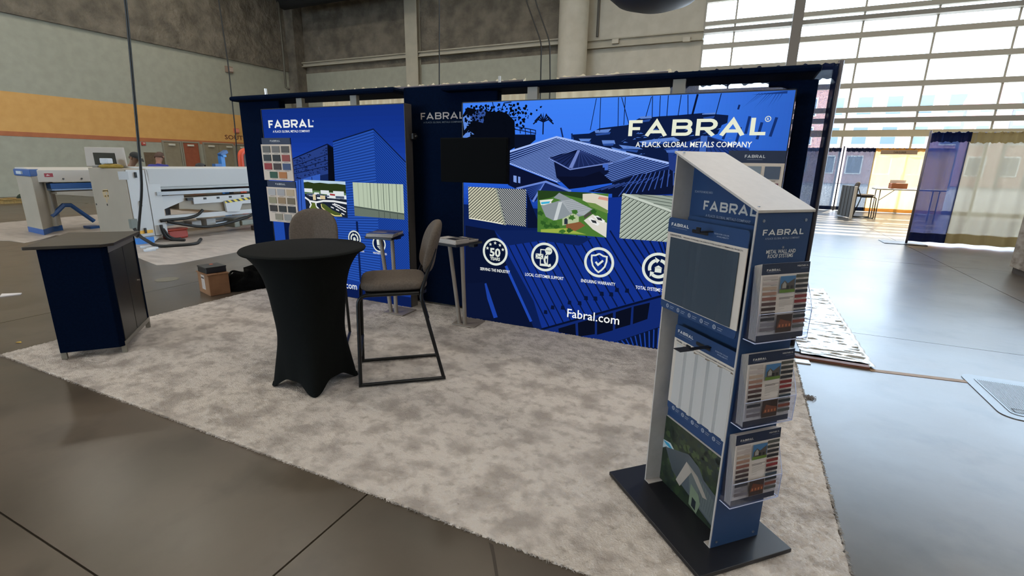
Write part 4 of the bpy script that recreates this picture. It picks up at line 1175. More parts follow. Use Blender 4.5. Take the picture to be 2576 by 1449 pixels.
ang2 = math.radians(128)
make_stool('grey padded bar stool behind the black table, only its rounded back showing', (bc[0] - 0.27 * math.cos(ang2), bc[1] - 0.27 * math.sin(ang2), 0.0), ang2)

# ---------------------------------------------------------------- side tables with literature
def side_table(label, top, lt, lb, back):
    t = thing('brochure_stand', label, 'stand', (lb[0][0], lb[0][1], 0.012), group='slim two legged stands')
    leg_m = mat('8d857c', 0.45, 0.2)
    build('table_top', MB().prism(top, 'Z', 0.842, 0.866), mat('17171a', 0.4), t, bevel=0.003)
    for a, b in zip(lt, lb):
        build('leg', MB().tube([(b[0], b[1], 0.014), (a[0], a[1], 0.842)], 0.021, 12), leg_m, t, smooth=True, auto=60)
    xm, ym = (lb[0][0] + lb[1][0]) / 2, (lb[0][1] + lb[1][1]) / 2
    build('base_plate', MB().box(xm - 0.1, xm + 0.16, ym - 0.05, ym + 0.2, 0.012, 0.022), leg_m, t)
    build('bracket', MB().box(back[0] - 0.03, back[0] + 0.03, back[1], 4.324, 0.8, 0.842), mat('1b1b1d', 0.4), t)
    return t
def rect_at(c, w, d, a):
    u = (math.cos(a), math.sin(a)); v = (-u[1], u[0])
    return [(c[0] + u[0] * i * w / 2 + v[0] * j * d / 2, c[1] + u[1] * i * w / 2 + v[1] * j * d / 2) for i, j in ((-1, -1), (1, -1), (1, 1), (-1, 1))]
t1 = [(-2.708,3.970),(-2.410,3.926),(-2.326,4.350)]
t1[2] = (t1[2][0], min(t1[2][1], 4.29))
lt = [(-2.555,4.034),(-2.414,4.036)]
lb = [(-2.478,4.088),(-2.411,4.080)]
q1 = [t1[0], t1[1], (t1[1][0] + 0.14, t1[1][1] + 0.22), (t1[0][0] + 0.14, t1[0][1] + 0.24)]
side_table('slim stand with grey slanted legs left of the wide light box', [t1[0], t1[1], t1[2], (t1[2][0] + t1[0][0] - t1[1][0], t1[2][1] + t1[0][1] - t1[1][1])], lt, lb, (t1[2][0] - 0.1, t1[2][1] - .05))
t2 = [(-3.540,3.927),(-3.198,3.943),(-3.303,4.505)]
t2[2] = (t2[2][0], min(t2[2][1], 4.29))
lt = [(-3.450,4.071),(-3.311,4.090)]
lb = [(-3.355,4.072),(-3.277,4.064)]
side_table('slim stand with grey slanted legs before the narrower light box', [t2[0], t2[1], t2[2], (t2[2][0] + t2[0][0] - t2[1][0], t2[2][1] + t2[0][1] - t2[1][1])], lt, lb, (t2[2][0] - 0.1, t2[2][1] - .05))
def magazine(label, c, w, d, a, z, th, cover, group, blocks):
    t = thing('magazine', label, 'magazine', (c[0], c[1], z), a, group)
    build('pages', MB().box(-w / 2 + .002, w / 2 - .002, -d / 2 + .002, d / 2 - .002, 0.001, th - 0.001), mat('c9c1b8', 0.7), t, world=False)
    cv = build('cover', MB().box(-w / 2, w / 2, -d / 2, d / 2, th - 0.001, th).box(-w / 2, w / 2, -d / 2, d / 2, 0, 0.001), mat(cover, 0.3), t, world=False)
    f = Flat((0, 0, th), (1, 0, 0), (0, 1, 0), (0, 0, 1), lambda h: mat(h, 0.35), lift=0.0006)
    for x0, x1, y0, y1, h in blocks: f.rect(x0 * w, x1 * w, y0 * d, y1 * d, h)
    f.build('cover_print', t, world=False)
    return t
bl1 = [(-.45, -.1, -.4, .3, 'd9d4cc'), (-.05, .4, -.4, -.05, '2b2e36'), (-.05, .4, 0, .3, '7d7a76'), (-.45, .45, .36, .46, '1d2230')]
bl2 = [(-.45, .45, -.45, .1, '3d4a86'), (-.4, .1, .15, .42, 'b89a5c'), (.15, .45, .15, .42, '1a2038')]
ca = ((t1[0][0] + t1[1][0] * 2 + t1[2][0]) / 4, (t1[0][1] + t1[1][1] * 2 + t1[2][1]) / 4)
ang = math.atan2(t1[1][1] - t1[0][1], t1[1][0] - t1[0][0])
la = math.dist(t1[0], t1[1]); lb_ = math.dist(t1[1], t1[2])
ux_, uy_ = (math.cos(ang), math.sin(ang)), ((t1[2][0] - t1[1][0]) / lb_, (t1[2][1] - t1[1][1]) / lb_)
def on(tq, u, v): return (tq[0][0] + (tq[1][0] - tq[0][0]) * u + (tq[2][0] - tq[1][0]) * v, tq[0][1] + (tq[1][1] - tq[0][1]) * u + (tq[2][1] - tq[1][1]) * v)
for k in range(5):
    magazine('magazine in the near pile on the stand left of the wide light box', on(t1, .5 + .012 * (k % 3 - 1), .30 + .008 * (k % 2)), la * .93, lb_ * .5, math.atan2(uy_[1], uy_[0]) - PI / 2 + .02 * (k % 3 - 1), 0.866 + k * 0.0085, 0.0083, 'a9a29c', 'near magazine pile', bl1)
for k in range(3):
    magazine('magazine in the thin rear pile on the stand left of the wide light box', on(t1, .5, .78 + .02 * k), la * .8, lb_ * .36, math.atan2(uy_[1], uy_[0]) - PI / 2 - .06 * k, 0.866 + k * 0.0065, 0.0063, 'b5aea6', 'rear magazine pile', bl1)
for k in range(3):
    magazine('magazine with blue cover in the pile before the narrower light box', on(t2, .52, .27 + .012 * k), math.dist(t2[0], t2[1]) * .86, math.dist(t2[1], t2[2]) * .45, math.atan2(t2[2][1] - t2[1][1], t2[2][0] - t2[1][0]) - PI / 2 + .03 * k, 0.866 + k * 0.011, 0.0108, '2a3052', 'blue magazine pile', bl2)
magazine('dark catalogue lying at the rear of the stand before the narrower light box', on(t2, .5, .76), math.dist(t2[0], t2[1]) * .86, math.dist(t2[1], t2[2]) * .4, math.atan2(t2[2][1] - t2[1][1], t2[2][0] - t2[1][0]) - PI / 2, 0.866, 0.03, '20222c', None, [(-.45, .45, -.4, .4, '4a4a5c')])

# ---------------------------------------------------------------- counter on the left
def counter():
    t = thing('reception_counter', 'navy fabric reception counter with brown-black top on silver feet', 'counter', (-4.872, 1.772, 0.012), math.radians(48))
    L = dict(world=False)
    W, D = 0.43, 0.74
    fr = mat('8f8c82', 0.4, 0.5)
    build('front_panel', MB().prism([(0.0, 0.0), (W - 0.03, 0.0), (W, 0.03), (W, 0.05), (0.03, 0.05), (0.0, 0.04)], 'Z', 0.06, 0.92), navy_f, t, bevel=0.006, **L)
    build('side_panel', MB().box(0, 0.02, 0.05, D, 0.06, 0.92), navy_f, t, **L)
    dk = nmat('dark_laminate', '12150f', '1b1f17', scale=5, rough=(0.3, 0.4))
    for k in range(2):
        d = build('door', MB().box(W - 0.02, W, 0.055 + k * 0.335, 0.38 + k * 0.335, 0.1, 0.86), dk, t, bevel=0.003, **L)
        if k == 1:
            build('knob', MB().tube([(W, 0.62, 0.5), (W + 0.02, 0.62, 0.5)], 0.011), mat('9a958c', 0.3, 0.8), d, **L)
    build('corner_post', MB().box(W - 0.025, W + 0.004, D - 0.03, D, 0.06, 0.92), navy_f, t, **L)
    build('top_rail', MB().box(W - 0.02, W + 0.002, 0.05, D, 0.862, 0.92), fr, t, **L)
    build('bottom_rail', MB().box(W - 0.02, W + 0.006, 0.03, D + 0.01, 0.062, 0.1), fr, t, **L)
    for x, y in ((0.015, 0.03), (W - 0.015, 0.045), (W - 0.012, D - 0.01), (0.015, D - 0.02)):
        build('foot', MB().box(x - 0.018, x + 0.018, y - 0.012, y + 0.012, 0, 0.07), fr, t, **L)
    top = [(-0.07, -0.03), (W - 0.02, -0.03), (W + 0.05, 0.04), (W + 0.05, D + 0.02), (-0.07, D + 0.06)]
    build('counter_top', MB().prism(top, 'Z', 0.92, 0.945), nmat('dark_wood_top', '2a2622', '35302a', scale=6, rough=(0.32, 0.42), stretch=(1, 8, 1)), t, bevel=0.004, **L)
counter()

# ---------------------------------------------------------------- carton, flat black case, bag
def carton():
    a = math.atan2(0.26, 0.04)
    p0 = (-5.702,3.582); p1 = (-5.643,3.804); p2 = (-6.074,3.483)
    ang = math.atan2(p1[1] - p0[1], p1[0] - p0[0])
    W = 0.30; D = 0.40; Hh = 0.27
    p2 = (-6.435,3.710)
    ang = math.atan2(p1[1] - p0[1], p1[0] - p0[0]); W = math.dist(p0, p1)
    t = thing('cardboard_box', 'worn brown cardboard box with white label on the floor', 'box', (p0[0], p0[1], 0), ang)
    card = nmat('cardboard', '7a5638', '8a6444', scale=6, rough=(0.8, 0.9), bump=0.1, bscale=40)
    L = dict(world=False)
    D = 0.36
    build('body', MB().box(0, W, 0, D, 0, Hh - 0.01), card, t, bevel=0.006, **L)
    build('lid_flap', MB().box(-0.012, W / 2 - 0.004, -0.008, D + 0.008, Hh - 0.012, Hh - 0.004), card, t, **L)
    build('lid_flap', MB().box(W / 2 + 0.004, W + 0.01, -0.008, D + 0.008, Hh - 0.014, Hh - 0.006), card, t, **L)
    f = Flat((0, 0, 0), (0, -1, 0), (0, 0, 1), (-1, 0, 0), lambda h: mat(h, 0.7))
    f.rect(-0.24, -0.13, 0.06, 0.24, 'b9ada4'); f.rect(-0.235, -0.14, 0.195, 0.215, '3a322e')
    for k in range(5): f.rect(-0.225, -0.15, 0.085 + k * .02, 0.089 + k * .02, '8d837c')
    f.build('shipping_label', t, **L)
    M = MW[t.name]
    c = M @ Vector((W * .52, D * .55, 0))
    b = thing('black_case', 'flat black case with orange dot lying on the cardboard box', 'case', (c.x, c.y, Hh - 0.004), ang + 0.05)
    build('body', MB().box(-0.115, 0.115, -0.125, 0.125, 0, 0.06), mat('17191a', 0.45), b, bevel=0.006, **L)
    build('lid', MB().box(-0.118, 0.118, -0.128, 0.128, 0.06, 0.078), mat('1c1f20', 0.4), b, bevel=0.004, **L)
    build('sticker', MB().lathe([(0.022, 0.078), (0.022, 0.0795)], (0.02, 0.06, 0), 16), mat('e0653a', 0.5), b, **L)
carton()
bgc = (-5.759,4.082)
bag = MB()
def bagf(u, v):
    a = u * 2 * PI; b = v * PI / 2
    n = noise.fractal(Vector((math.cos(a) * 2, math.sin(a) * 2, v * 3)), 1, 2, 3)
    r = math.cos(b) ** 0.7 * (1 + 0.18 * n)
    x, y = 0.36 * r * math.cos(a), 0.2 * r * math.sin(a)
    z = 0.2 * math.sin(b) * (1 + 0.35 * n + 0.25 * math.cos(a))
    return (bgc[0] + .03 + x * 0.66 - y * .74, bgc[1] - .01 + x * .74 + y * .66, max(0.0, z))
bg_t = thing('duffel_bag', 'crumpled black bag on the floor beside the cardboard box', 'bag', (bgc[0], bgc[1], 0))
bmat_ = nmat('black_nylon', '030404', '060707', scale=14, rough=(0.8, 0.95), spec=0.08, bump=0.5, bscale=30)
build('body', MB().surf(bagf, 40, 14, wrap=True), bmat_, bg_t, smooth=True, fix=False)
build('strap', MB().tube(bend([(bgc[0] - .2, bgc[1] - .1, .1), (bgc[0] - .22, bgc[1] + .0, .2), (bgc[0] - .1, bgc[1] + .05, .17), (bgc[0] + .05, bgc[1] + .1, .19)], .05), 0.014), bmat_, bg_t, smooth=True)

# ---------------------------------------------------------------- kiosk
KL = (0.066, 1.952, 0.0); KR = math.radians(-46.3)
white_p = nmat('white_powder_coat', 'aea8a2', 'b4aea8', scale=30, rough=(0.4, 0.5), spec=0.4)
navy_p = mat('263f64', 0.5, 0, 0.3)
black_p = mat('0d0f16', 0.4)
LOC = dict(world=False)
kp = (-0.693,-0.144)
def kiosk():
    W, D = 0.49, 0.262
    t = thing('display_kiosk', 'tall white and navy literature kiosk with sloping roof', 'kiosk', KL, KR)
    build('base_plate', MB().box(-0.61, 0.11, -0.145, 0.345, 0.013, 0.033), black_p, t, bevel=0.003, **LOC)
    th = 0.008
    zl, zr = 1.695, 1.482
    fl_ = build('left_flange', MB().box(-W - th / 2, -W + th / 2, 0, D, 0.033, zl), white_p, t, label='white left upright', **LOC)
    rf = MB()
    rf.use(white_p).box(-th, -0.001, 0, D, 0.033, zr).use(navy_p).box(-0.001, 0.001, 0.004, D, 0.034, zr - 0.002)
    rt_ = build('right_flange', rf, None, t, label='navy faced right upright', **LOC)
    yw = 0.095
    web = build('back_panel', MB().prism([(-W, 0.033), (-th, 0.033), (-th, zr), (-W, zl)], 'Y', yw, yw + 0.006), navy_p, t, **LOC)
    build('roof', MB().prism([(-W - 0.012, zl), (0.006, zr), (0.006, zr + 0.009), (-W - 0.012, zl + 0.009)], 'Y', -0.006, D + 0.006), white_p, t, **LOC)
    for x in (-W, -th):
        build('foot_tab', MB().box(min(x, x + .035 if x < -.2 else x - .03), max(x, x + .035 if x < -.2 else x - .03), 0.0, D, 0.033, 0.037), white_p, t, **LOC)
    sc = MB()
    for y in (0.03, D - 0.03):
        for z in (0.06, zr - 0.03): sc.tube([(0.001, y, z), (0.004, y, z)], 0.006)
    for x in (-W + .02, -0.02): sc.tube([(x, 0.02, zl + (zr - zl) * (x + W) / W + .008), (x, 0.02, zl + (zr - zl) * (x + W) / W + .0125)], 0.005)
    sc.tube([(0.001, 0.14, (0.130,1.352)[1]), (0.004, 0.14, (0.130,1.352)[1])], 0.005)
    build('screws', sc, mat('8d98a8', 0.3, 0.8), t, **LOC)
    # print on the web
    f = Flat((0, yw, 0), (1, 0, 0), (0, 0, 1), (0, -1, 0), lambda h: mat(h, 0.5), step=0.0003)
    a = [(-0.397,1.455),(-0.098,1.457),(-0.378,1.495),(-0.376,1.431),(-0.120,1.434),(-0.463,1.530),(-0.348,1.534)]
    f.logo(a[0][0], a[1][0], a[0][1], a[2][1] - a[0][1], 'b6b3ae', 0.2)
    f.build('lettering', web, **LOC)
    f.text('A FLACK GLOBAL METALS COMPANY', a[3][0], a[4][0], a[3][1] - 0.004, 0.011, '8a93a2', 0.01)
    f.build('lettering', web, **LOC)
    f.text('SCAN FOR MORE INFO', a[5][0], a[6][0], a[5][1] - .004, 0.0095, '8f98a6')
    f.build('lettering', web, **LOC)
    # print on the right flange
    f = Flat((0.001, 0, 0), (0, 1, 0), (0, 0, 1), (1, 0, 0), lambda h: mat(h, 0.5), step=0.0003)
    a = [(0.034,1.399),(0.230,1.393),(0.037,1.420),(0.048,1.383),(0.213,1.378)]
    f.logo(a[0][0], a[1][0], a[0][1], a[2][1] - a[0][1], 'c9cac8', 0.19)
    f.build('lettering', rt_, **LOC)
    f.text('A FLACK GLOBAL METALS COMPANY', a[3][0], a[4][0], a[3][1], 0.0075, '8b94a4')
    f.build('lettering', rt_, **LOC)
    a = [(0.062,1.330),(0.205,1.326),(0.072,1.313),(0.195,1.309)]
    f.text('METAL WALL AND', a[0][0], a[1][0], a[0][1], 0.0145, 'c9cac8', 0.014)
    f.text('ROOF SYSTEMS', a[2][0], a[3][0], a[2][1], 0.0145, 'c9cac8', 0.014)
    f.build('lettering', rt_, **LOC)
    # roof photograph at the foot of the web
    a = [(-0.482,0.405),(-0.088,0.413),(-0.481,0.022),(-0.095,0.020)]
    x0, x1, z1 = -W + 0.012, -th - 0.002, a[0][1]
    ph = build('photo_panel', MB().box(x0, x1, yw - 0.012, yw - 0.001, 0.034, z1), mat('e3e0da', 0.5), t, label='photograph of a grey metal roof from above', **LOC)
    g = Flat((x0, yw - 0.012, 0.034), (x1 - x0, 0, 0), (0, 0, z1 - 0.034), (0, -1, 0), lambda h: mat(h, 0.35), step=0.0003)
    g.rect(0, 1, 0, 1, '232f22')
    r_ = random.Random(3)
    for col, n in (('2d3d27', 60), ('1a2520', 60), ('3b4a2c', 40), ('1e2b2b', 40)):
        bl = []
        for k in range(n):
            x, y, s_ = r_.random(), r_.random() ** .8, r_.uniform(.02, .06)
            bl.append([(min(1, max(0, x + s_ * math.cos(j * 1.05 + k) * (.6 + .4 * ((k + j) % 2)))), min(1, max(0, y + s_ * math.sin(j * 1.05 + k)))) for j in range(6)])
        g.multi(bl, col)
    g.poly([(0.0, .63), (.12, .66), (.24, .57), (.25, .52), (.06, .56), (0, .5)], 'b9c2c2')
    g.poly([(0.0, .62), (.1, .635), (.2, .57), (.05, .59)], '2f8fb0')
    g.poly([(.05, .55), (.42, .72), (.58, .66), (.66, .55), (1, .42), (1, .15), (.86, .05), (.35, .22), (.2, .3)], '4a5156')
    g.poly([(.42, .6), (.62, .52), (1, .3), (1, .12), (.9, .06), (.5, .2)], '59605f')
    g.hatch([(.08, .55), (.42, .71)], [(.22, .3), (.36, .24)], 16, 0.005, '3d4448')
    g.hatch([(.62, .52), (1, .36)], [(.62, .2), (.95, .1)], 12, 0.005, '464d50')
    g.poly([(.40, .6), (.5, .56), (.48, .5), (.34, .18), (.27, .22)], '9d948a')
    g.poly([(.40, .6), (.58, .53), (.74, .34), (.68, .32), (.52, .48)], '8f877d')
    g.poly([(.5, .36), (.62, .3), (.66, .2), (.62, .02), (.5, .06)], '6d7a64')
    g.poly([(.54, .2), (.6, .18), (.6, .05), (.54, .07)], '1c242a')
    g.build('print', ph, **LOC)
    return t
kiosk()

def sample_board(label, x0, x1, y, z0, z1, metal, ribs, line, head):
    """hanging sample card: header with a slot, metal sample, footer"""
    t = thing('sample_board', label, 'sample board', KL, KR, 'hanging metal sample boards')
    h = (z1 - z0)
    zh, zf = z1 - h * 0.155, z0 + h * 0.085
    build('card', MB().box(x0, x1, y, y + 0.004, zf, zh), mat('c4b9ac', 0.55), t, **LOC)
    r = 0.015
    hp = [(x0, zh)] + [(x1, zh)] + arc((x1 - r, z1 - r), r, 0, PI / 2, 5) + arc((x0 + r, z1 - r), r, PI / 2, PI, 5)
    hd = build('header', MB().prism(hp, 'Y', y - 0.0005, y + 0.004), navy_p, t, **LOC)
    fp = arc((x0 + r, z0 + r), r, PI, 1.5 * PI, 5) + arc((x1 - r, z0 + r), r, 1.5 * PI, 2 * PI, 5) + [(x1, zf), (x0, zf)]
    ft = build('footer', MB().prism(fp, 'Y', y - 0.0005, y + 0.004), navy_p, t, **LOC)
    w = x1 - x0
    f = Flat((0, y - 0.0005, 0), (1, 0, 0), (0, 0, 1), (0, -1, 0), lambda h_: mat(h_, 0.5), step=0.0003)
    f.logo(x0 + .05 * w, x0 + .3 * w, z1 - h * .085, h * .032, 'd2d0cc', 0.2)
    f.rect(x0 + .06 * w, x0 + .28 * w, z1 - h * .104, z1 - h * .1, '6f7c92')
    f.text('SCAN FOR COLOR', x0 + .63 * w, x0 + .8 * w, z1 - h * .085, h * .013, '98a2b2')
    f.text('AVAILABILITY', x0 + .66 * w, x0 + .8 * w, z1 - h * .108, h * .013, '98a2b2')
    f.poly(rrect(x0 + .35 * w, x0 + .56 * w, z1 - h * .115, z1 - h * .08, h * .012), '080b12')
    f.build('lettering', hd, **LOC)
    f = Flat((0, y, 0), (1, 0, 0), (0, 0, 1), (0, -1, 0), lambda h_: mat(h_, 0.5), step=0.0003)
    f.text(head, x0 + .04 * w, x0 + .04 * w + .0265 * w * len(head) * 0.72, zh - h * .036, h * .02, '3a3f48')
    f.text(line, x0 + .04 * w + .0265 * w * len(head) * 0.75 + .02 * w, x1 - .04 * w, zh - h * .034, h * .013, '3a3f48')
    f.build('caption', t, **LOC)
    # profiled metal sample: pans and ribs
    a, b = x0 + w * .06, x1 - w * .07
    zt, zb_ = zh - h * .05, zf + h * .012
    prof = []
    n = ribs
    rh = 0.007 if ribs < 4 else 0.014
    for k in range(n):
        p0 = a + (b - a) * k / n; p = (b - a) / n
        prof += [(p0, 0.004), (p0 + p * .62, 0.004), (p0 + p * .72, rh), (p0 + p * .9, rh)]
    prof.append((b, 0.004))
    mb = MB()
    m = len(prof)
    mb.add([(q[0], y - q[1], zt) for q in prof] + [(q[0], y - q[1], zb_) for q in prof] + [(q[0], y - q[1] + 0.0012, zt) for q in prof] + [(q[0], y - q[1] + 0.0012, zb_) for q in prof],
           [(i, i + 1, m + i + 1, m + i) for i in range(m - 1)] + [(2 * m + i, 3 * m + i, 3 * m + i + 1, 2 * m + i + 1) for i in range(m - 1)] + [(i, 2 * m + i, 2 * m + i + 1, i + 1) for i in range(m - 1)] + [(m + i, m + i + 1, 3 * m + i + 1, 3 * m + i) for i in range(m - 1)])
    build('metal_sample', mb, mat(metal, 0.4, 0.1), t, fix=False, **LOC)
    f = Flat((0, y - 0.0005, 0), (1, 0, 0), (0, 0, 1), (0, -1, 0), lambda h_: mat(h_, 0.5), step=0.0003)
    zc = z0 + h * .042
    for k in range(5):
        cx = x0 + w * (.11 + .165 * k)
        f.ring((cx, zc), h * .022, h * .006, 'aab0ba', 20)
        f.ring((cx, zc), h * .011, h * .005, '8a93a4', 12)
        f.rect(cx + w * .04, cx + w * .1, zc + .002, zc + .005, '7d879a'); f.rect(cx + w * .04, cx + w * .09, zc - .006, zc - .003, '7d879a')
        f.build('icon', ft, **LOC)
    return t
ua = [(-0.471,0.999),(-0.469,0.970),(0.006,1.016)]
ub = [(-0.473,1.411),(0.003,1.420),(0.005,1.348),(-0.473,1.341)]
zt_u = (ub[0][1] + ub[1][1]) / 2
zb_u = (ua[1][1] + ua[2][1]) / 2
sample_board('upper hanging sample board with dark charcoal ribbed metal sample', -0.487, -0.012, -0.012, zb_u, zt_u, '38434e', 2, 'INDUSTRY STANDARD FOR AGRICULTURAL & LIGHT COMMERCIAL PROJECTS', 'GRANDRIB,')
la_ = [(-0.447,0.899),(-0.059,0.839),(-0.443,0.511),(-0.062,0.462),(-0.440,0.852)]
sample_board('lower hanging sample board with white ribbed metal sample', -0.445, -0.012, 0.055, (la_[2][1] + la_[3][1]) / 2 - .012, (la_[0][1] + la_[1][1]) / 2 + .045, 'b9b6b2', 5, 'FOR DURABILITY TO WITHSTAND EXTREME WEATHER CONDITIONS', 'PRIME')
t = thing('spare_sample_board', 'second navy headed board hanging just behind the upper sample board', 'sample board', KL, KR)
build('card', MB().prism(rrect(-0.43, -0.012, zb_u + 0.02, zt_u + 0.012, 0.015), 'Y', 0.045, 0.049), navy_p, t, **LOC)
def peg(label, x, y0, z, flag):
    t = thing('display_hook', label, 'hook', KL, KR)
    mb = MB().box(x - 0.012, x + 0.012, y0, 0.095, z - 0.004, z)
    build('arm', mb, mat('15171d', 0.35), t, bevel=0.001, **LOC)
    if flag:
        build('flag', MB().box(x - 0.022, x + 0.022, y0 - 0.06, y0 + 0.01, z - 0.001, z + 0.002), mat('24262d', 0.35), t, **LOC)
    build('tip', MB().box(x - 0.012, x + 0.012, y0 - 0.004, y0, z - 0.004, z + 0.016), mat('15171d', 0.35), t, **LOC)
zp = (-0.208,1.385)
peg('black display hook through the slot of the upper sample board', zp[0], -0.075, zp[1] + .004, False)
zp = (-0.211,0.883)
peg('flat black display hook sticking out of the lower sample board', zp[0], -0.055, zp[1] + .002, True)

acrylic = clear('acrylic', (0.93, 0.95, 1.0, 1))
edge_a = mat('b9c0dc', 0.15, 0.0, 0.8)
def holder(label, zb, zt, n, lean, seed):
    """acrylic pocket on the right upright: zb..zt brochure extent"""
    t = thing('brochure_holder', label, 'holder', KL, KR, 'clear acrylic brochure holders')
    y0, y1, xo = 0.012, 0.268, 0.06
    build('back_wall', MB().box(0.002, 0.005, y0, y1, zb - 0.012, zt - 0.02), acrylic, t, **LOC)
    build('front_wall', MB().prism([(y0, zb - 0.012), (y1, zb - 0.012), (y1, zb + 0.1), (y0, zb + 0.1)], 'X', xo, xo + 0.003), acrylic, t, **LOC)
    build('bottom', MB().box(0.002, xo + .003, y0, y1, zb - 0.015, zb - 0.012), acrylic, t, **LOC)
    zz = zb + 0.1
    sd = [(0.002, zb - 0.012), (xo + .003, zb - 0.012), (xo + .003, zz), (xo - .01, zz + .04), (0.012, zt - .05), (0.002, zt - 0.02)]
    for y in (y0, y1 - 0.003):
        build('side_wall', MB().prism(sd, 'Y', y, y + 0.003), acrylic, t, **LOC)
    e = MB()
    e.tube([(xo + .0015, y0, zb - .013), (xo + .0015, y1, zb - .013)], 0.0022, 5)
    e.tube([(0.004, y0, zb - .013), (xo + .0015, y0, zb - .013)], 0.0022, 5)
    e.tube([(0.004, y1, zb - .013), (xo + .0015, y1, zb - .013), (xo + .0015, y1, zz), (xo - .01, y1, zz + .04), (0.012, y1, zt - .05)], 0.0016, 5)
    e.tube([(xo + .0015, y0, zz), (xo + .0015, y1, zz)], 0.0016, 5)
    build('polished_edge', e, edge_a, t, **LOC)
SW_L = ['a9a09c', 'a59a97', 'a08c7c', '8f6f62', '7a5048', '4c3a3c', '33282a', '2a2830', '2b2c36', '8b8484', '7b7274']
SW_R = ['4a4c48', '36393a', '2a2d34', '22242c', '6e2a2a', '7a2c30', '2c2630', '33404c', '2a3236', '8a4632', '5a5c56']
def brochure(label, zb, zt, x, k, front, group):
    t = thing('brochure', label, 'brochure', KL, KR, group)
    y0, y1 = 0.02 + 0.0, 0.252
    tilt = 0.02
    P = [(x + 0.004, zb), (x + 0.0052, zb), (x - tilt + 0.0052, zt), (x - tilt + 0.004, zt)]
    build('sheet', MB().add([(a, y, z) for y in (y0, y1) for a, z in P], [(0, 1, 2, 3), (7, 6, 5, 4), (0, 4, 5, 1), (1, 5, 6, 2), (2, 6, 7, 3), (3, 7, 4, 0)]), mat('c8c0ba', 0.3), t, **LOC)
    if not front: return t
    n = Vector((zt - zb, 0, tilt)).normalized()
    f = Flat((x + 0.0052, y0, zb), (0, y1 - y0, 0), (-tilt, 0, zt - zb), n, lambda h: mat(h, 0.3), step=0.0002, lift=0.0004)
    f.rect(0, 1, 0.86, 1, '1a2740')
    f.rect(0, 1, 0, 0.075, '2f3444')
    f.logo(.1, .38, .905, .028, 'c9c7c2', 0.2)
    f.text('WEATHER XL', .72, .96, .945, .02, 'c9c7c2')
    f.rect(.11, .35, .89, .894, '77809a'); f.rect(.8, .96, .92, .924, '77809a')
    for i in range(11):
        z = .84 - i * .0665
        f.rect(.04, .33, z - .042, z, SW_L[i]); f.rect(.72, .985, z - .038, z + .004, SW_R[i])
    f.multi([[(a, .84 - i * .0665 - .05), (b, .84 - i * .0665 - .05), (b, .84 - i * .0665 - .046), (a, .84 - i * .0665 - .046)] for i in range(11) for a, b in ((.18, .32), (.74, .86))], '5a5452')
    # house picture
    f.rect(.37, .69, .62, .835, '3f6a92')
    f.poly([(.37, .62), (.69, .62), (.69, .665), (.37, .67)], '55702f')
    f.poly([(.39, .66), (.39, .73), (.46, .78), (.53, .74), (.67, .8), (.68, .66)], '4a4644')
    f.poly([(.42, .73), (.46, .765), (.5, .73), (.5, .68), (.42, .68)], '8d8a84')
    f.rect(.51, .56, .665, .71, '1f2226'); f.rect(.59, .64, .67, .71, '23262a')
    # lines of type
    f.multi([[(.37, z), (b, z), (b, z + .007), (.37, z + .007)] for z, b in ((.555, .67), (.54, .6))], '4c4846')
    f.multi([[(.38, z), (b, z), (b, z + .004), (.38, z + .004)] for z, b in ((.515, .68), (.5, .66), (.485, .68), (.47, .66), (.455, .68), (.44, .5), (.41, .5))], '8a8480')
    # evening house picture
    f.rect(.36, .69, .1, .335, '3c2c26')
    f.poly([(.38, .16), (.44, .28), (.56, .25), (.68, .23), (.68, .16)], '7a3f26')
    f.multi([[(a, .17), (a + .03, .17), (a + .03, .205), (a, .205)] for a in (.42, .49, .56, .63)], 'c9784a')
    f.build('print', t, **LOC)
    return t
hb = [([(0.014,1.010),(0.223,1.007),(-0.023,1.299),(0.181,1.299)]), ([(0.002,0.649),(0.225,0.652),(-0.041,0.951),(0.179,0.944)]), ([(-0.002,0.291),(0.218,0.281),(-0.021,0.601),(0.188,0.595)])]
names = ['topmost', 'middle', 'lowest']
for i, q in enumerate(hb):
    zb = (q[0][1] + q[1][1]) / 2 + 0.006; zt = (q[2][1] + q[3][1]) / 2
    holder('clear acrylic brochure holder, %s of three on the navy kiosk side' % names[i], zb, zt, 6, 0, i)
    for k in range(7):
        fr = k == 6
        brochure(('front brochure with colour swatches in the %s acrylic holder' if fr else 'brochure behind the front one in the %s acrylic holder') % names[i], zb - 0.008, zt - 0.004 * (6 - k) * .5, 0.016 + k * 0.0055, k, fr, None if fr else 'brochures in the %s holder' % names[i])

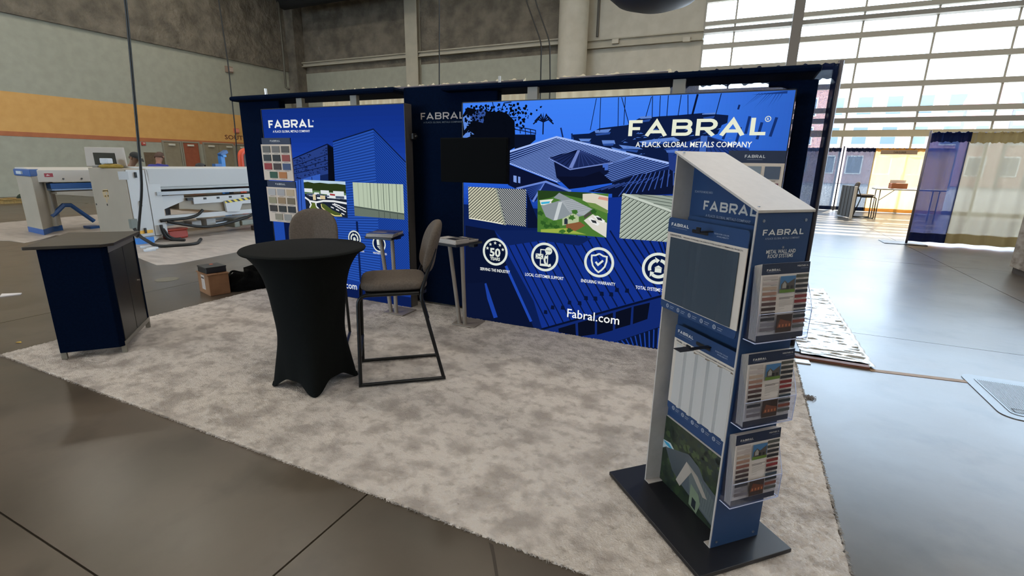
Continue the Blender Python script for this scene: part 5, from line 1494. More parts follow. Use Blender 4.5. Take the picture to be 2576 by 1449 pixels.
# ---------------------------------------------------------------- metal folding machines on the left
mw_ = mat('b9bcbd', 0.35, 0.0, 0.5)
mb_ = mat('8f8676', 0.45)
blue_m = mat('2a5796', 0.4)
light_b = mat('7fa3d6', 0.35)
dark_m = mat('14171a', 0.5)
rubber = mat('0d0f10', 0.6)
def machine_far():
    t = thing('folding_machine', 'pale sheet metal folding machine with blue capped end column', 'machine', (-13.6, 5.2, 0))
    X0 = -13.4
    b = [(-14.038,5.061),(-13.152,4.978),(-13.605,5.332)]
    base = [b[0], b[1], b[2], (b[2][0] - .1, b[2][1] + .2), (b[0][0] - .1, b[0][1] + .55)]
    bc_ = (sum(p[0] for p in base) / 5, sum(p[1] for p in base) / 5)
    zt = (5.181,1.204)[1]
    build('end_column', MB().prism(base, 'Z', 0.1, zt), nmat('grey_beige_paint', '9b9384', 'a39b8c', scale=3, rough=(0.4, 0.5)), t, bevel=0.02)
    build('foot_skirt', MB().prism([(p[0] * 1.0, p[1]) for p in base], 'Z', 0.0, 0.12), blue_m, t)
    cap = build('blue_cap', MB().prism([(bc_[0] + (p[0] - bc_[0]) * 1.06, bc_[1] + (p[1] - bc_[1]) * 1.06) for p in base], 'Z', zt, zt + 0.14), blue_m, t, bevel=0.02)
    pd = math.atan2(b[1][1] - b[0][1], b[1][0] - b[0][0])
    build('cap_plate', MB().obox((b[0][0] * .6 + b[1][0] * .4 + .02, b[0][1] * .6 + b[1][1] * .4 - .03, zt + .07), (.28, .03, .06), rz=pd), mat('b9c4cc', 0.4), cap)
    build('silver_edge', MB().tube([(b[2][0] - .03, b[2][1] + .04, 0.12), (b[2][0] - .03, b[2][1] + .04, zt)], 0.07, 12), mat('b5b2a8', 0.3, 0.6), t, smooth=True, auto=50)
    zz = [(5.647,1.374),(5.596,1.079),(5.590,1.046),(5.571,0.936),(5.568,0.919),(5.556,0.851),(5.537,0.741)]
    z = [p[1] for p in zz]
    ye = 6.6
    build('upper_beam', MB().prism([(-13.4, z[1]), (-13.4, z[0] - .05), (-13.75, z[0]), (-14.1, z[0]), (-14.1, z[1])], 'Y', 5.1, ye), mat('bfbcb6', 0.4), t)
    build('blue_band', MB().box(-13.9, -13.38, 5.35, ye, z[3], z[2]), blue_m, t)
    build('clamp_rail', MB().box(-13.8, -13.36, 5.35, ye, z[4] - .02, z[4] + .01), light_b, t)
    build('sheet_table', MB().prism([(5.4, z[5] + .02), (ye, z[5] + .02), (ye, z[6] - .03), (6.2, z[6] - .02), (5.4, z[5] - .03)], 'X', -13.9, -13.3), mat('b4b4ae', 0.35), t)
    bo = MB()
    for k in range(8): bo.tube([(-13.4, 5.6 + k * .33, z[1] + .06), (-13.385, 5.6 + k * .33, z[1] + .06)], 0.018, 8)
    build('bolts', bo, mat('6d7276', 0.3, 0.7), t)
    f = Flat((-13.398, 0, 0), (0, 1, 0), (0, 0, 1), (1, 0, 0), lambda h: mat(h, 0.4))
    a = [(5.289,1.260),(5.436,1.184)]
    f.rect(a[0][0], a[1][0], a[1][1], a[0][1], '9a3a44')
    f.poly([(a[0][0] + .05, a[0][1] - .02), (a[1][0] - .05, a[1][1] + .03), (a[1][0] - .12, a[1][1] + .02)], 'd8c9c9')
    f.build('name_plate', t)
    # blue stay under the table
    s = [(5.340,0.331),(5.591,0.564),(5.719,0.555),(6.089,0.162)]
    build('blue_stay', MB().tube([(-13.6, p[0], max(p[1], .03)) for p in s], 0.05, 6), blue_m, t)
    s = [(5.931,0.187),(6.141,0.148)]
    build('stay_foot', MB().box(-13.75, -13.45, s[0][0], s[1][0], 0.0, 0.06), blue_m, t)
machine_far()
def machine_near():
    t = thing('control_machine', 'white metal working machine with tall cabinet and long beam', 'machine', (-10.8, 5.5, 0))
    XF = -10.35
    zt = (5.275,1.412)[1]
    yc0, yc1 = 5.25, 5.72
    cab = build('cabinet', MB().box(-11.56, XF, yc0, yc1, 0.12, zt), nmat('shaded_cabinet_paint', '938a7c', '9a9183', scale=2, rough=(0.4, 0.5)), t, bevel=0.01)  # white cabinet: the shade on its front face is put into this beige
    build('cabinet_door', MB().box(XF, XF + 0.02, yc0 + 0.02, yc0 + 0.33, 0.14, zt - 0.02), mw_, cab, bevel=0.004)
    build('side_cover', MB().box(XF, XF + 0.025, yc0 + 0.34, yc1 + 0.1, 0.14, zt - 0.01), mw_, cab, bevel=0.004)
    v = [(5.131,1.368),(5.280,1.364),(5.269,1.223),(5.118,1.220)]
    build('vent_cover', MB().box(XF + .02, XF + .03, v[0][0], v[1][0] + .01, v[3][1], v[0][1]), mat('a9acae', 0.4), cab)
    for p in [(5.412,1.303),(5.414,0.772),(5.415,0.256)]:
        build('hinge', MB().box(XF + .02, XF + .05, p[0] - .015, p[0] + .015, p[1] - .05, p[1] + .05), dark_m, cab)
    build('warning_tape', MB().box(XF + .02, XF + .026, yc0 + .05, yc0 + .3, .2, .26), mat('d8a83c', 0.5), cab)
    build('blue_foot', MB().box(-11.5, XF + .02, yc0 + 0.01, yc0 + 0.3, 0, 0.12), mat('3478c4', 0.45), t)
    f = Flat((0, yc0, 0), (1, 0, 0), (0, 0, 1), (0, -1, 0), lambda h: mat(h, 0.6))
    a = [(-11.188,0.975),(-11.011,0.982),(-11.085,0.766),(-11.264,0.757)]
    x0, x1, z0, z1 = a[0][0], a[1][0], a[2][1], a[0][1]
    f.lines([[(x0, z1), (x1, z1 + .01)], [(x0, z1), (x0 + .02, z1 - .12)], [(x0 + .02, z1 - .09), (x1, z1 - .08)], [(x0, z0 + .22), (x1, z0 + .24)], [(x0 + .06, z0 + .2), (x1 - .1, z0)], [(x1, z0 + .24), (x1 - .04, z0 + .06)]], .03, 'b59b6c')
    h2 = [(-11.504,0.710),(-11.118,0.721)]
    f.disc(h2[0], .022, '1a1a1a', 10); f.disc(h2[1], .022, '1a1a1a', 10)
    f.build('tape_marks', t)
    # upper beam
    zb = [(5.438,1.441),(7.708,1.066),(5.786,1.125),(5.836,1.441)]
    YE = 9.6
    build('upper_beam', MB().prism([(XF + .02, zb[1][1]), (XF + .05, zb[3][1] - .02), (XF - .05, zb[3][1]), (XF - .9, zb[3][1]), (XF - .9, zb[1][1])], 'Y', yc1 - .1, YE), mw_, t, bevel=0.008)
    build('beam_underside', MB().box(XF - .85, XF - .02, yc1, YE, zb[1][1] - .05, zb[1][1]), mat('8d8a84', 0.4, 0.5), t)
    # leg frame
    l = [(5.523,1.084),(5.707,0.517),(5.704,0.074),(5.520,-0.023),(5.380,0.076)]
    build('leg', MB().prism([(l[4][0] - .0, 0.1), (l[3][0] + .02, 0.0), (l[2][0], .12), (l[1][0], l[1][1]), (l[1][0], l[0][1] + .05), (yc1, l[0][1] + .05)], 'X', XF - .3, XF), mw_, t, bevel=0.01)
    # table ledge and side panels
    q = [p[1] for p in [(5.910,0.975),(5.903,0.928),(5.895,0.875),(5.855,0.619)]]
    build('table_ledge', MB().box(XF - .8, XF + .05, yc1, YE, q[1] - .02, q[0]), mat('9fa3a6', 0.4, 0.2), t)
    build('gusset_panel', MB().prism([(yc1, q[2] + .01), (l[1][0] + .55, q[2] + .02), (l[1][0] + .55, q[2] - .1), (l[1][0] + .05, q[3] - .02), (yc1, q[3] - .1)], 'X', XF - .05, XF - .01), mw_, t)
    a = [(6.159,0.837),(7.744,0.824),(7.724,0.674),(7.134,0.696),(7.119,0.480),(6.289,0.601),(6.131,0.606)]
    build('drive_housing', MB().prism([(a[0][0], a[0][1]), (YE, a[0][1] + .02), (YE, a[4][1]), (a[4][0], a[4][1]), (a[5][0], a[5][1]), (a[6][0], a[6][1])], 'X', XF - .35, XF - .02), mb_, t, bevel=0.006)
    b = [(6.420,0.830),(6.427,0.694),(7.082,0.700),(7.102,0.842)]
    build('cover_strip', MB().prism([b[0], b[1], (YE, b[1][1] + .02), (YE, b[0][1] + .04)], 'X', XF - .02, XF + .02), mw_, t)
    c = [(7.079,0.723),(7.099,0.483),(7.398,0.459),(7.487,0.631),(7.705,0.632),(7.718,0.729)]
    bx = build('hazard_box', MB().prism([c[0], c[1], c[2], c[3], (c[4][0] + .3, c[4][1]), (c[5][0] + .3, c[5][1])], 'X', XF + .0, XF + .06), mw_, t, bevel=0.004)
    hz = Flat((XF + .06, 0, 0), (0, 1, 0), (0, 0, 1), (1, 0, 0), lambda h: mat(h, 0.45))
    y0, y1, zh = c[0][0], c[5][0] + .3, c[0][1]
    hz.poly([(y0, zh - .055), (y1, zh + .02), (y1, zh + .075), (y0, zh)], 'd6c23a')
    dz = .075 / (y1 - y0)
    hz.multi([[(y0 + k * .13 + .06, zh - .055 + (k * .13 + .06) * dz), (y0 + k * .13 + .12, zh - .055 + (k * .13 + .12) * dz), (y0 + k * .13 + .06, zh + (k * .13 + .06) * dz), (y0 + k * .13, zh + (k * .13) * dz)] for k in range(8)], '1a1a1a')
    hz.build('hazard_tape', bx)
    sl = MB()
    for p in [(6.667,0.796),(6.960,0.797),(7.245,0.800),(7.539,0.803)]: sl.box(XF + .02, XF + .03, p[0] - .03, p[0] + .03, p[1] - .02, p[1] + .02)
    sl.box(XF + .0, XF + .06, a[0][0] + .12, a[0][0] + .24, a[0][1] - .06, a[0][1] - .01)
    build('slots', sl, dark_m, t)
    r = [(5.729,0.463),(7.746,0.452),(5.695,0.245),(6.651,0.207)]
    build('lower_rail', MB().prism([(r[0][0], r[0][1] - .06), (YE, r[1][1] - .05), (YE, r[1][1] + .03), (r[0][0], r[0][1] + .04)], 'X', XF - .1, XF + .02), mw_, t)
    build('floor_rail', MB().prism([(r[2][0], r[2][1] - .02), (YE, r[2][1] + .03), (YE, r[2][1] + .1), (r[2][0], r[2][1] + .04)], 'X', XF - .6, XF - .5), mw_, t)
    g = [(6.482,0.311),(6.693,0.190),(6.773,0.341),(6.987,0.158),(7.084,0.193),(7.234,0.253),(7.383,0.284),(7.536,0.084)]
    build('motor', MB().box(-10.9, -10.6, g[0][0], g[1][0], g[1][1], g[0][1]), mat('a5a4a0', 0.4), t, bevel=0.01)
    build('motor', MB().box(-10.9, -10.55, g[2][0], g[3][0], g[3][1], g[2][1]), mat('aaa9a4', 0.4), t, bevel=0.01)
    build('cylinder', MB().tube([(-10.7, g[3][0], g[4][1]), (-10.7, g[7][0] + .3, g[5][1])], 0.05, 10), mat('8f9294', 0.3, 0.5), t, smooth=True, auto=50)
    build('gearbox', MB().box(-10.9, -10.5, g[6][0], g[7][0], g[7][1], g[6][1]).box(-10.8, -10.45, g[7][0], g[7][0] + .4, g[7][1] + .03, g[6][1] - .05), mat('8b8d80', 0.4), t, bevel=0.02)
    hs = [(5.710,0.414),(5.797,0.419),(6.249,0.416),(6.462,0.465),(6.576,0.566)]
    build('hose', MB().tube(bend([(XF + .04, p[0], p[1]) for p in hs], .15), 0.03, 8), rubber, t, smooth=True)
    hs = [(5.830,0.389),(6.100,0.309),(6.494,0.205),(6.859,0.201),(7.257,0.262),(7.594,0.321),(7.739,0.384)]
    build('hose', MB().tube(bend([(XF + .06, p[0], p[1]) for p in hs], .2), 0.03, 8), rubber, t, smooth=True)
    hs = [(5.681,0.342),(5.688,0.224),(5.740,0.086),(5.825,-0.018)]
    build('hose', MB().tube(bend([(XF + .08, p[0], max(p[1], .03)) for p in hs] + [(XF + .35, hs[3][0] + .1, .03)], .15), 0.03, 8), rubber, t, smooth=True)
    hs = [(5.706,0.261),(5.791,0.093),(5.902,-0.015),(6.011,-0.071)]
    build('hose', MB().tube(bend([(XF + .09, p[0], max(p[1], .03)) for p in hs], .15), 0.025, 8), rubber, t, smooth=True)
    pl = [(5.157,0.470),(5.241,0.462),(5.288,0.322)]
    build('plug_socket', MB().box(XF + .02, XF + .1, pl[0][0], pl[0][0] + .12, pl[2][1], pl[0][1] + .03), mat('6b726c', 0.5), cab, bevel=0.01)
    hs = [(XF + .08, pl[0][0] + .05, pl[2][1]), (XF + .16, pl[0][0] + .08, pl[2][1] - .15), (XF + .35, pl[0][0] + .1, .1), (XF + .7, pl[0][0] + .05, .03), (XF + 1.0, pl[0][0] + .6, .03), (XF + .5, pl[0][0] + 1.0, .03)]
    build('hose', MB().tube(bend(hs, .2), 0.03, 8), rubber, t, smooth=True)
machine_near()
# operator panel on top
q = [(-12.327,1.809),(-10.959,1.802),(-10.936,1.449),(-12.365,1.423),(-12.015,1.700),(-11.254,1.696),(-11.241,1.472),(-12.008,1.459)]
t = thing('operator_panel', 'pale grey operator panel with dark window above the machine', 'panel', (q[0][0], 5.6, 1.4))
build('plate', MB().prism([q[3], q[2], q[1], q[0]], 'Y', 5.6, 5.63), mat('a8a096', 0.45), t, bevel=0.01)
build('window', MB().prism([q[7], q[6], q[5], q[4]], 'Y', 5.59, 5.6), mat('0d1214', 0.2), t)
build('stand', MB().box(q[3][0] + .3, q[3][0] + .5, 5.56, 5.68, 1.3, q[3][1] + .02), mat('77726a', 0.4), t)
c = [(-11.214,1.595),(-10.953,1.598),(-11.013,1.475),(-11.205,1.472)]
t = thing('switch_block', 'small white switch block on top of the cabinet', 'switch', (c[0][0], 5.35, 1.42))
build('body', MB().box(c[0][0], c[1][0], 5.3, 5.4, c[2][1] + .02, c[0][1]), mat('b9bec4', 0.35), t, bevel=0.015)
build('stem', MB().box(c[3][0], c[2][0], 5.32, 5.38, c[2][1] - .03, c[2][1] + .03), mat('aab4c0', 0.35), t)
c = [(-11.317,1.421),(-10.779,1.431),(-11.101,1.474)]
single('knit_cap', MB().lathe([(.14, 0), (.2, .03), (.17, .07), (.08, .09)], ((c[0][0] + c[1][0]) / 2, 5.4, (-11.060,1.404)[1]), 20), nmat('mustard_cloth', '6e5a1c', '8c7630', scale=12, rough=(0.8, 0.9)), 'mustard yellow cap lying on top of the machine cabinet', 'cap', smooth=True)
# blue support stand and orange loop behind the machine
c = [(7.925,1.440),(8.030,1.440),(8.060,1.659),(7.945,1.709),(8.121,1.748),(8.020,1.780)]
t = thing('blue_support', 'bright blue angled support stand rising behind the machine', 'support', (-11.5, c[0][0], 0))
build('post', MB().box(-11.58, -11.46, c[0][0], c[1][0], 0, c[2][1] + .02), mat('2c7cc8', 0.4), t, bevel=0.01)
build('clamp', MB().box(-11.62, -11.42, c[3][0] + .02, c[1][0] + .02, c[2][1], c[3][1]), mat('4a94d8', 0.4), t, bevel=0.01)
build('clamp_arm', MB().obox((-11.52, (c[4][0] + c[3][0]) / 2, c[4][1]), (.14, .2, .08), rx=.5), mat('2a5a94', 0.4), t, bevel=0.01)
build('knee', MB().box(-11.58, -11.46, c[0][0] - .16, c[0][0], 0.9, c[0][1] + .06), mat('3a6cb0', 0.4), t)
c = [(9.010,1.427),(9.042,1.821),(9.255,1.866),(9.243,1.778)]
t = thing('orange_frame', 'orange rounded machine frame at the edge of the booth', 'machine', (-12.3, c[0][0], 0))
build('frame', MB().tube(bend([(-12.3, c[0][0], 0.0), (-12.3, c[1][0] + .03, c[2][1] - .03), (-12.3, c[1][0] + 1.4, c[2][1] - .03), (-12.3, c[1][0] + 1.45, 0)], .18, 8), 0.075, 10), mat('cf4a26', 0.4), t, smooth=True, auto=60)
build('back_plate', MB().box(-12.35, -12.32, c[0][0] + .1, c[0][0] + 1.35, .1, c[2][1] - .1), mat('26271f', 0.5), t)
# people behind the machine
def person(label, x, y, face, skin, hair, shirt, trousers, bend_=0.0, cap=None, drop=0.0):
    """one continuous figure; face = heading, bend_ = forward lean of the trunk in radians"""
    t = thing('person', label, 'person', (x, y, 0), face)
    zs = 1 - drop
    hip = Vector((0, 0, 0.92 * zs))
    d = Vector((math.sin(bend_), 0, math.cos(bend_)))
    A = lambda s, f=0.0: hip + d * s + Vector((f, 0, 0))
    J = [('pelvis', hip, .15), ('waist', A(.2), .135), ('chest', A(.4), .16), ('neck0', A(.54), .075), ('neck', A(.6, .02), .055), ('head0', A(.68, .04), .078), ('head1', A(.76, .05), .092), ('head2', A(.84, .05), .07)]
    vs = [j[1] for j in J]; rs = [(j[2], j[2] * (1.25 if k in (1, 2) else 1)) for k, j in enumerate(J)]
    es = [(i, i + 1) for i in range(len(J) - 1)]
    for s in (-1, 1):
        n = len(vs)
        sh = A(.5) + Vector((0, .19 * s, 0))
        el = sh + Vector((.12, .06 * s, -.26)); wr = el + Vector((.24, -.06 * s, -.06)); hd = wr + Vector((.09, -.01 * s, -.02))
        vs += [sh, el, wr, hd]; rs += [(.07, .07), (.048, .048), (.035, .035), (.04, .025)]
        es += [(2, n), (n, n + 1), (n + 1, n + 2), (n + 2, n + 3)]
        n = len(vs)
        vs += [hip + Vector((0, .1 * s, -.08)), Vector((.03 * (drop * 8), .11 * s, .48 * zs)), Vector((0, .11 * s, .08)), Vector((.16, .12 * s, .035))]
        rs += [(.1, .1), (.068, .068), (.05, .05), (.04, .03)]
        es += [(0, n), (n, n + 1), (n + 1, n + 2), (n + 2, n + 3)]
    me = bpy.data.meshes.new('body'); me.from_pydata([tuple(v) for v in vs], es, [])
    o = bpy.data.objects.new('body', me); TMP.collection.objects.link(o)
    md = o.modifiers.new('skin', 'SKIN'); md.use_smooth_shade = True
    for i, v in enumerate(me.skin_vertices[0].data): v.radius = rs[i]
    me.skin_vertices[0].data[0].use_root = True
    o.modifiers.new('sub', 'SUBSURF').levels = 2
    TMP.view_layers[0].update(); dg = TMP.view_layers[0].depsgraph
    m2 = bpy.data.meshes.new_from_object(o.evaluated_get(dg), depsgraph=dg)
    bpy.data.objects.remove(o)
    for m in (mat(skin, 0.6), mat(shirt, 0.8), mat(trousers, 0.8), mat('2a2622', 0.6)): m2.materials.append(m)
    nk = (A(.57)).dot(d)
    for p in m2.polygons:
        c = p.center
        s_ = (c - hip).dot(d)
        hand = c.x > .32 and abs(c.y) < .3 and c.z > .7
        p.material_index = 0 if (s_ > .56 or (hand and abs(c.y) > .1)) else 1 if s_ > -.02 else 3 if c.z < .07 else 2
        p.use_smooth = True
    b = bpy.data.objects.new('body', m2); COL.objects.link(b); b.parent = t; MW[b.name] = MW[t.name]
    hc = A(.77, .05)
    ax = Matrix.Rotation(bend_ * 1.0, 4, 'Y')
    def dome(u, v):
        a = u * 2 * PI; e = v * PI / 2
        low = -0.045 if math.cos(a) < 0.2 else 0.035
        p = Vector((.112 * math.cos(e) * math.cos(a) - .012, .096 * math.cos(e) * math.sin(a), low * (1 - v) + .108 * math.sin(e)))
        return tuple(hc + ax @ p)
    build('hair', MB().surf(dome, 24, 8, wrap=True), mat(hair, 0.8), t, world=False, smooth=True, fix=False)
    fc = MB().use(mat('1b1613', 0.5))
    for s in (-1, 1):
        fc.add([tuple(hc + ax @ Vector((.098 + k, .034 * s + j, -.005 + i))) for k, j, i in ((0, -.013, 0), (0.004, 0, .007), (0, .013, 0), (0.004, 0, -.007))], [(0, 1, 2, 3)])
    build('eyes', fc, None, t, world=False)
    build('nose', MB().add([tuple(hc + ax @ Vector(p)) for p in ((.098, -.012, -.05), (.098, .012, -.05), (.125, 0, -.048), (.1, 0, .0))], [(0, 1, 2), (0, 2, 3), (1, 3, 2), (0, 3, 1)]), mat(skin, 0.6), t, world=False, smooth=True)
    build('mouth', MB().add([tuple(hc + ax @ Vector(p)) for p in ((.099, -.024, -.08), (.099, .024, -.08), (.099, .02, -.088), (.099, -.02, -.088))], [(0, 1, 2, 3)]), mat('7a4a42', 0.6), t, world=False)
    for s in (-1, 1):
        build('ear', MB().lathe([(.012, -.03), (.02, 0), (.012, .03)], tuple(hc + ax @ Vector((-.005, .093 * s, -.025))), 8), mat(skin, 0.6), t, world=False, smooth=True)
    if cap:
        def cd(u, v):
            a = u * 2 * PI; e = v * PI / 2
            return tuple(hc + ax @ Vector((.118 * math.cos(e) * math.cos(a), .104 * math.cos(e) * math.sin(a), .025 + .1 * math.sin(e))))
        cp = build('cap', MB().surf(cd, 24, 8, wrap=True), mat(cap, 0.7), t, world=False, smooth=True, fix=False)
        build('visor', MB().add([tuple(hc + ax @ Vector((.1 + .11 * math.sin(PI * i / 8) * k, -.085 + .17 * i / 8, .03 - .035 * k * math.sin(PI * i / 8)))) for k in (0, 1) for i in range(9)], [(i, i + 1, 10 + i, 9 + i) for i in range(8)]), mat(cap, 0.7), cp, world=False, smooth=True)
        build('patch', MB().add([tuple(hc + ax @ Vector((.119, y, z))) for y, z in ((-.03, .04), (.03, .04), (.025, .075), (-.025, .075))], [(0, 1, 2, 3)]), mat('c9c9c0', 0.6), cp, world=False)
    if shirt == '2c2f7a':
        st = MB()
        for k, s_ in enumerate((.5, .4)):
            pts = [tuple(hip + d * s_ + Vector((-(.155 - .0 * k) * math.cos(a) * 1.05, .235 * math.sin(a), 0))) for a in [(-1.3 + 2.6 * i / 12) for i in range(13)]]
            st.tube(pts, 0.008, 6)
        build('white_stripes', st, mat('c9ccd6', 0.7), t, world=False, smooth=True)
    return t
def head_at(p, x, face, b):
    k = math.sin(b) * .77 + .05
    return x - k * math.cos(face), p[0] - k * math.sin(face)
p = (6.558,1.617)
q_ = head_at(p, -12.4, math.radians(20), 0.45)
person('person with black cap and dark shirt looking down behind the machine', q_[0], q_[1], math.radians(20), '8a6a54', '5a4636', '2f3144', '3a3a40', 0.45, '14191a', 0.0)
p = (7.638,1.673)
q_ = head_at(p, -13.4, math.radians(128), 0.3)
person('person in purple-blue shirt with white stripes bent over behind the machine', q_[0], q_[1], math.radians(128), '8d6450', '4a3429', '2c2f7a', '34363c', 0.3, None, 0.0)
p = (7.874,1.490)
q_ = head_at(p, -12.2, math.radians(215), 0.75)
person('person with dark grey hair bent low behind the machine', q_[0], q_[1], math.radians(215), '8a6858', '34363a', '22263c', '2a2c30', 0.75, None, 0.08)
# floor mats under the machines
c = [(-13.086,4.266),(-12.260,4.312),(-12.469,4.882),(-12.839,5.662)]
mat_m = nmat('dusty_film', '8f8882', 'a8a19b', scale=3, rough=(0.35, 0.6), bump=0.35, bscale=9, stretch=(1, 3, 1))
m1 = [(-12.964,4.223),(-12.815,4.314),(-12.248,4.319),(-12.507,4.677),(-12.971,5.090)]
mt = MB().prism([(-16.2, 4.1)] + [(p[0], p[1]) for p in m1] + [(-12.0, 5.2), (-11.6, 9.5), (-17.0, 9.5)], 'Z', 0.0005, 0.004)
single('floor_film', mt, mat_m, 'wrinkled pale protective film on the floor under the far machine', 'film')
m2 = [(-9.020,4.537),(-8.094,4.324),(-7.954,4.509),(-7.996,5.049),(-8.150,6.235)]
single('floor_film', MB().prism([(-9.8, 4.55), (-8.9, 4.5)] + [(p[0], p[1]) for p in m2] + [(-7.0, 9.5), (-11.3, 9.5), (-11.3, 4.95)], 'Z', 0.0005, 0.004), mat_m, 'wrinkled grey protective film on the floor before the white machine', 'film')
# bits on the floor
r_ = random.Random(11)
for k, (x, y) in enumerate([(-9.844,5.129),(-9.579,5.090),(-9.753,5.284),(-9.669,5.334),(-9.455,4.975)]):
    single('white_wedge', MB().obox((x, y, 0.024), (.16, .09, .04), rz=r_.uniform(0, 3)), mat('b9c0c8', 0.6), 'small white block on the film by the white machine foot', 'block', 'white blocks by the machine foot', bevel=0.006)
c = (-10.433,5.875)
t = thing('tool_box', 'small red tool box under the white machine', 'tool box', (c[0] - .1, c[1] + .2, 0.004))
build('body', MB().obox((c[0] - .1, c[1] + .2, .09), (.22, .4, .17)), mat('9c3524', 0.45), t, bevel=0.03)
build('lid', MB().obox((c[0] - .1, c[1] + .2, .195), (.24, .42, .04)), mat('b0452e', 0.4), t, bevel=0.02)
c = (-10.474,7.856)
single('timber_block', MB().obox((c[0] + .3, c[1] + .2, .06), (.3, .8, .11)), mat('3b2f24', 0.7), 'dark timber block on the floor beside the booth edge', 'block', bevel=0.006)
c = [(4.915,0.654),(5.239,0.634),(4.934,0.755)]
t = thing('timber_pallet', 'yellowish timber pallet against the far left wall', 'pallet', (-16.0, c[0][0], 0))
wd = nmat('pine', '8a6f3c', 'a08650', scale=6, rough=(0.7, 0.8), stretch=(1, 8, 1))
pq = (-22.355,7.501)
px_, py_ = pq[0] - .3, pq[1]
for k in range(5):
    build('deck_board', MB().box(px_ - .9, px_ + .1, py_ - .5 + k * .34, py_ - .5 + k * .34 + .24, .12, .145), wd, t)
for k in range(3):
    build('bearer', MB().box(px_ - .85 + k * .4, px_ - .75 + k * .4, py_ - .5, py_ + 1.1, .0, .12), wd, t)
single('green_sack', MB().surf(lambda u, v: (px_ - .2 + .35 * math.cos(2 * PI * u) * math.cos(PI / 2 * v), py_ + .95 + .3 * math.sin(2 * PI * u) * math.cos(PI / 2 * v), .146 + .2 * math.sin(PI / 2 * v)), 20, 8, wrap=True), nmat('dark_green_sack', '1a281d', '2c3c2a', scale=9, rough=(0.8, 0.9)), 'dark green sack lying on the timber pallet', 'sack', smooth=True, fix=False)
c = (-5.722,1.816)
single('yellow_leaf', MB().add([(c[0] - .03, c[1], .001), (c[0], c[1] - .018, .006), (c[0] + .035, c[1] + .01, .002), (c[0], c[1] + .02, .007)], [(0, 1, 2, 3)]), mat('b89a3c', 0.6), 'small yellow scrap on the floor left of the counter', 'scrap')
c = [(-7.779,2.413),(-7.716,2.568),(-7.764,2.604),(-7.917,2.479)]
single('plastic_scrap', MB().prism([(p[0], p[1]) for p in c], 'Z', 0.001, 0.012), mat('d5d3d6', 0.3), 'white plastic scrap on the floor at the left edge', 'scrap')
c = (-7.039,3.855)
t = struct('floor_cap', MB().lathe([(.14, 0.0005), (.14, .003), (.12, .004)], (c[0], c[1], 0), 28), mat('6b675a', 0.5, 0.3))

# ---------------------------------------------------------------- things on the left wall and hanging cables
c = (14.359,2.244)
t = thing('fire_alarm', 'small red fire alarm on the left wall beside the doors', 'alarm', (XW, c[0], c[1]))
build('housing', MB().box(XW + .001, XW + .06, c[0] - .09, c[0] + .09, c[1] - .09, c[1] + .07), mat('a83a2c', 0.4), t, bevel=0.01)
build('lens', MB().box(XW + .06, XW + .08, c[0] - .03, c[0] + .05, c[1] - .01, c[1] + .04), mat('e0cfc0', 0.2), t)
c = (19.274,6.339)
t = thing('strobe_box', 'grey strobe box high on the sage band of the left wall', 'alarm', (XW, c[0], c[1]))
build('housing', MB().box(XW + .001, XW + .12, c[0] - .2, c[0] + .2, c[1] - .16, c[1] + .16), mat('8f7a6a', 0.5), t, bevel=0.01)
build('lens', MB().box(XW + .12, XW + .16, c[0] - .05, c[0] + .18, c[1] - .1, c[1] + .1), mat('b5a294', 0.3), t)
c = (19.282,3.137)
t = thing('strobe_box', 'pale red strobe box on the ochre band of the left wall', 'alarm', (XW, c[0], c[1]))
build('housing', MB().box(XW + .001, XW + .1, c[0] - .14, c[0] + .14, c[1] - .13, c[1] + .13), mat('c9664e', 0.5), t, bevel=0.01)
build('lens', MB().box(XW + .1, XW + .13, c[0] - .06, c[0] + .12, c[1] - .08, c[1] + .08), mat('d98a74', 0.3), t)
c = [(14.311,1.838),(15.176,1.823)]
single('notice_board', MB().box(XW + .001, XW + .04, c[0][0], c[1][0], 0.9, c[0][1]), nmat('brown_board', '5a4a34', '6b5840', scale=5, rough=(0.6, 0.7)), 'brown notice board on the left wall behind the people', 'board', bevel=0.005)
cable_m = mat('141614', 0.5)
def cable(label, pts, r, sub=None):
    t = thing('hanging_cable', label, 'cable', pts[-1])
    build('cord', MB().tube(bend(pts, .3), r, 6), cable_m, t, smooth=True)
    return t
c = [(-8.984,3.980),(-9.394,1.131),(-9.678,0.494),(-9.917,0.189)]
top = (-8.924,4.299)
hc_ = [(top[0], 5.0, ZC)] + [(c[0][0], 5.0, c[0][1]), (c[1][0], 5.0, c[1][1]), (c[2][0], 5.0, c[2][1]), (c[2][0] - .12, 5.0, c[2][1] - .28), (c[3][0] - .05, 5.05, max(.25, c[3][1]))]
cable('thick black power cable hanging from the ceiling behind the counter', hc_, 0.022)
c = [(-16.428,6.698),(-16.342,4.626),(-16.391,2.559),(-16.496,1.334)]
cable('thin dark cable hanging before the left wall near the strobe boxes', [(c[0][0] - .1, 12, ZC)] + [(p[0], 12, p[1]) for p in c] + [(c[3][0], 12, 0.3)], 0.02)
c = [(-24.563,10.309),(-24.649,7.436),(-24.536,5.670)]
t = thing('conduit', 'grey conduit running down the corner of the far wall', 'conduit', (c[2][0], 21.6, c[2][1]))
build('pipe', MB().tube([(c[0][0] - .1, 21.6, ZC), (c[1][0], 21.6, c[1][1]), (c[2][0] - .15, 21.6, c[2][1]), (c[2][0] + .1, 21.6, c[2][1] - .12)], 0.06, 8), mat('55534a', 0.5, 0.3), t, smooth=True)
c = [(-9.099,6.447),(-9.160,3.992)]
cable('thin straight cable hanging behind the end panel of the booth', [(c[0][0], 14, ZC), (c[0][0], 14, c[0][1]), (c[1][0], 14, c[1][1]), (c[1][0], 14, 1.0)], 0.02)
c = [(-8.842,8.055),(-8.108,6.407),(-8.091,4.895)]
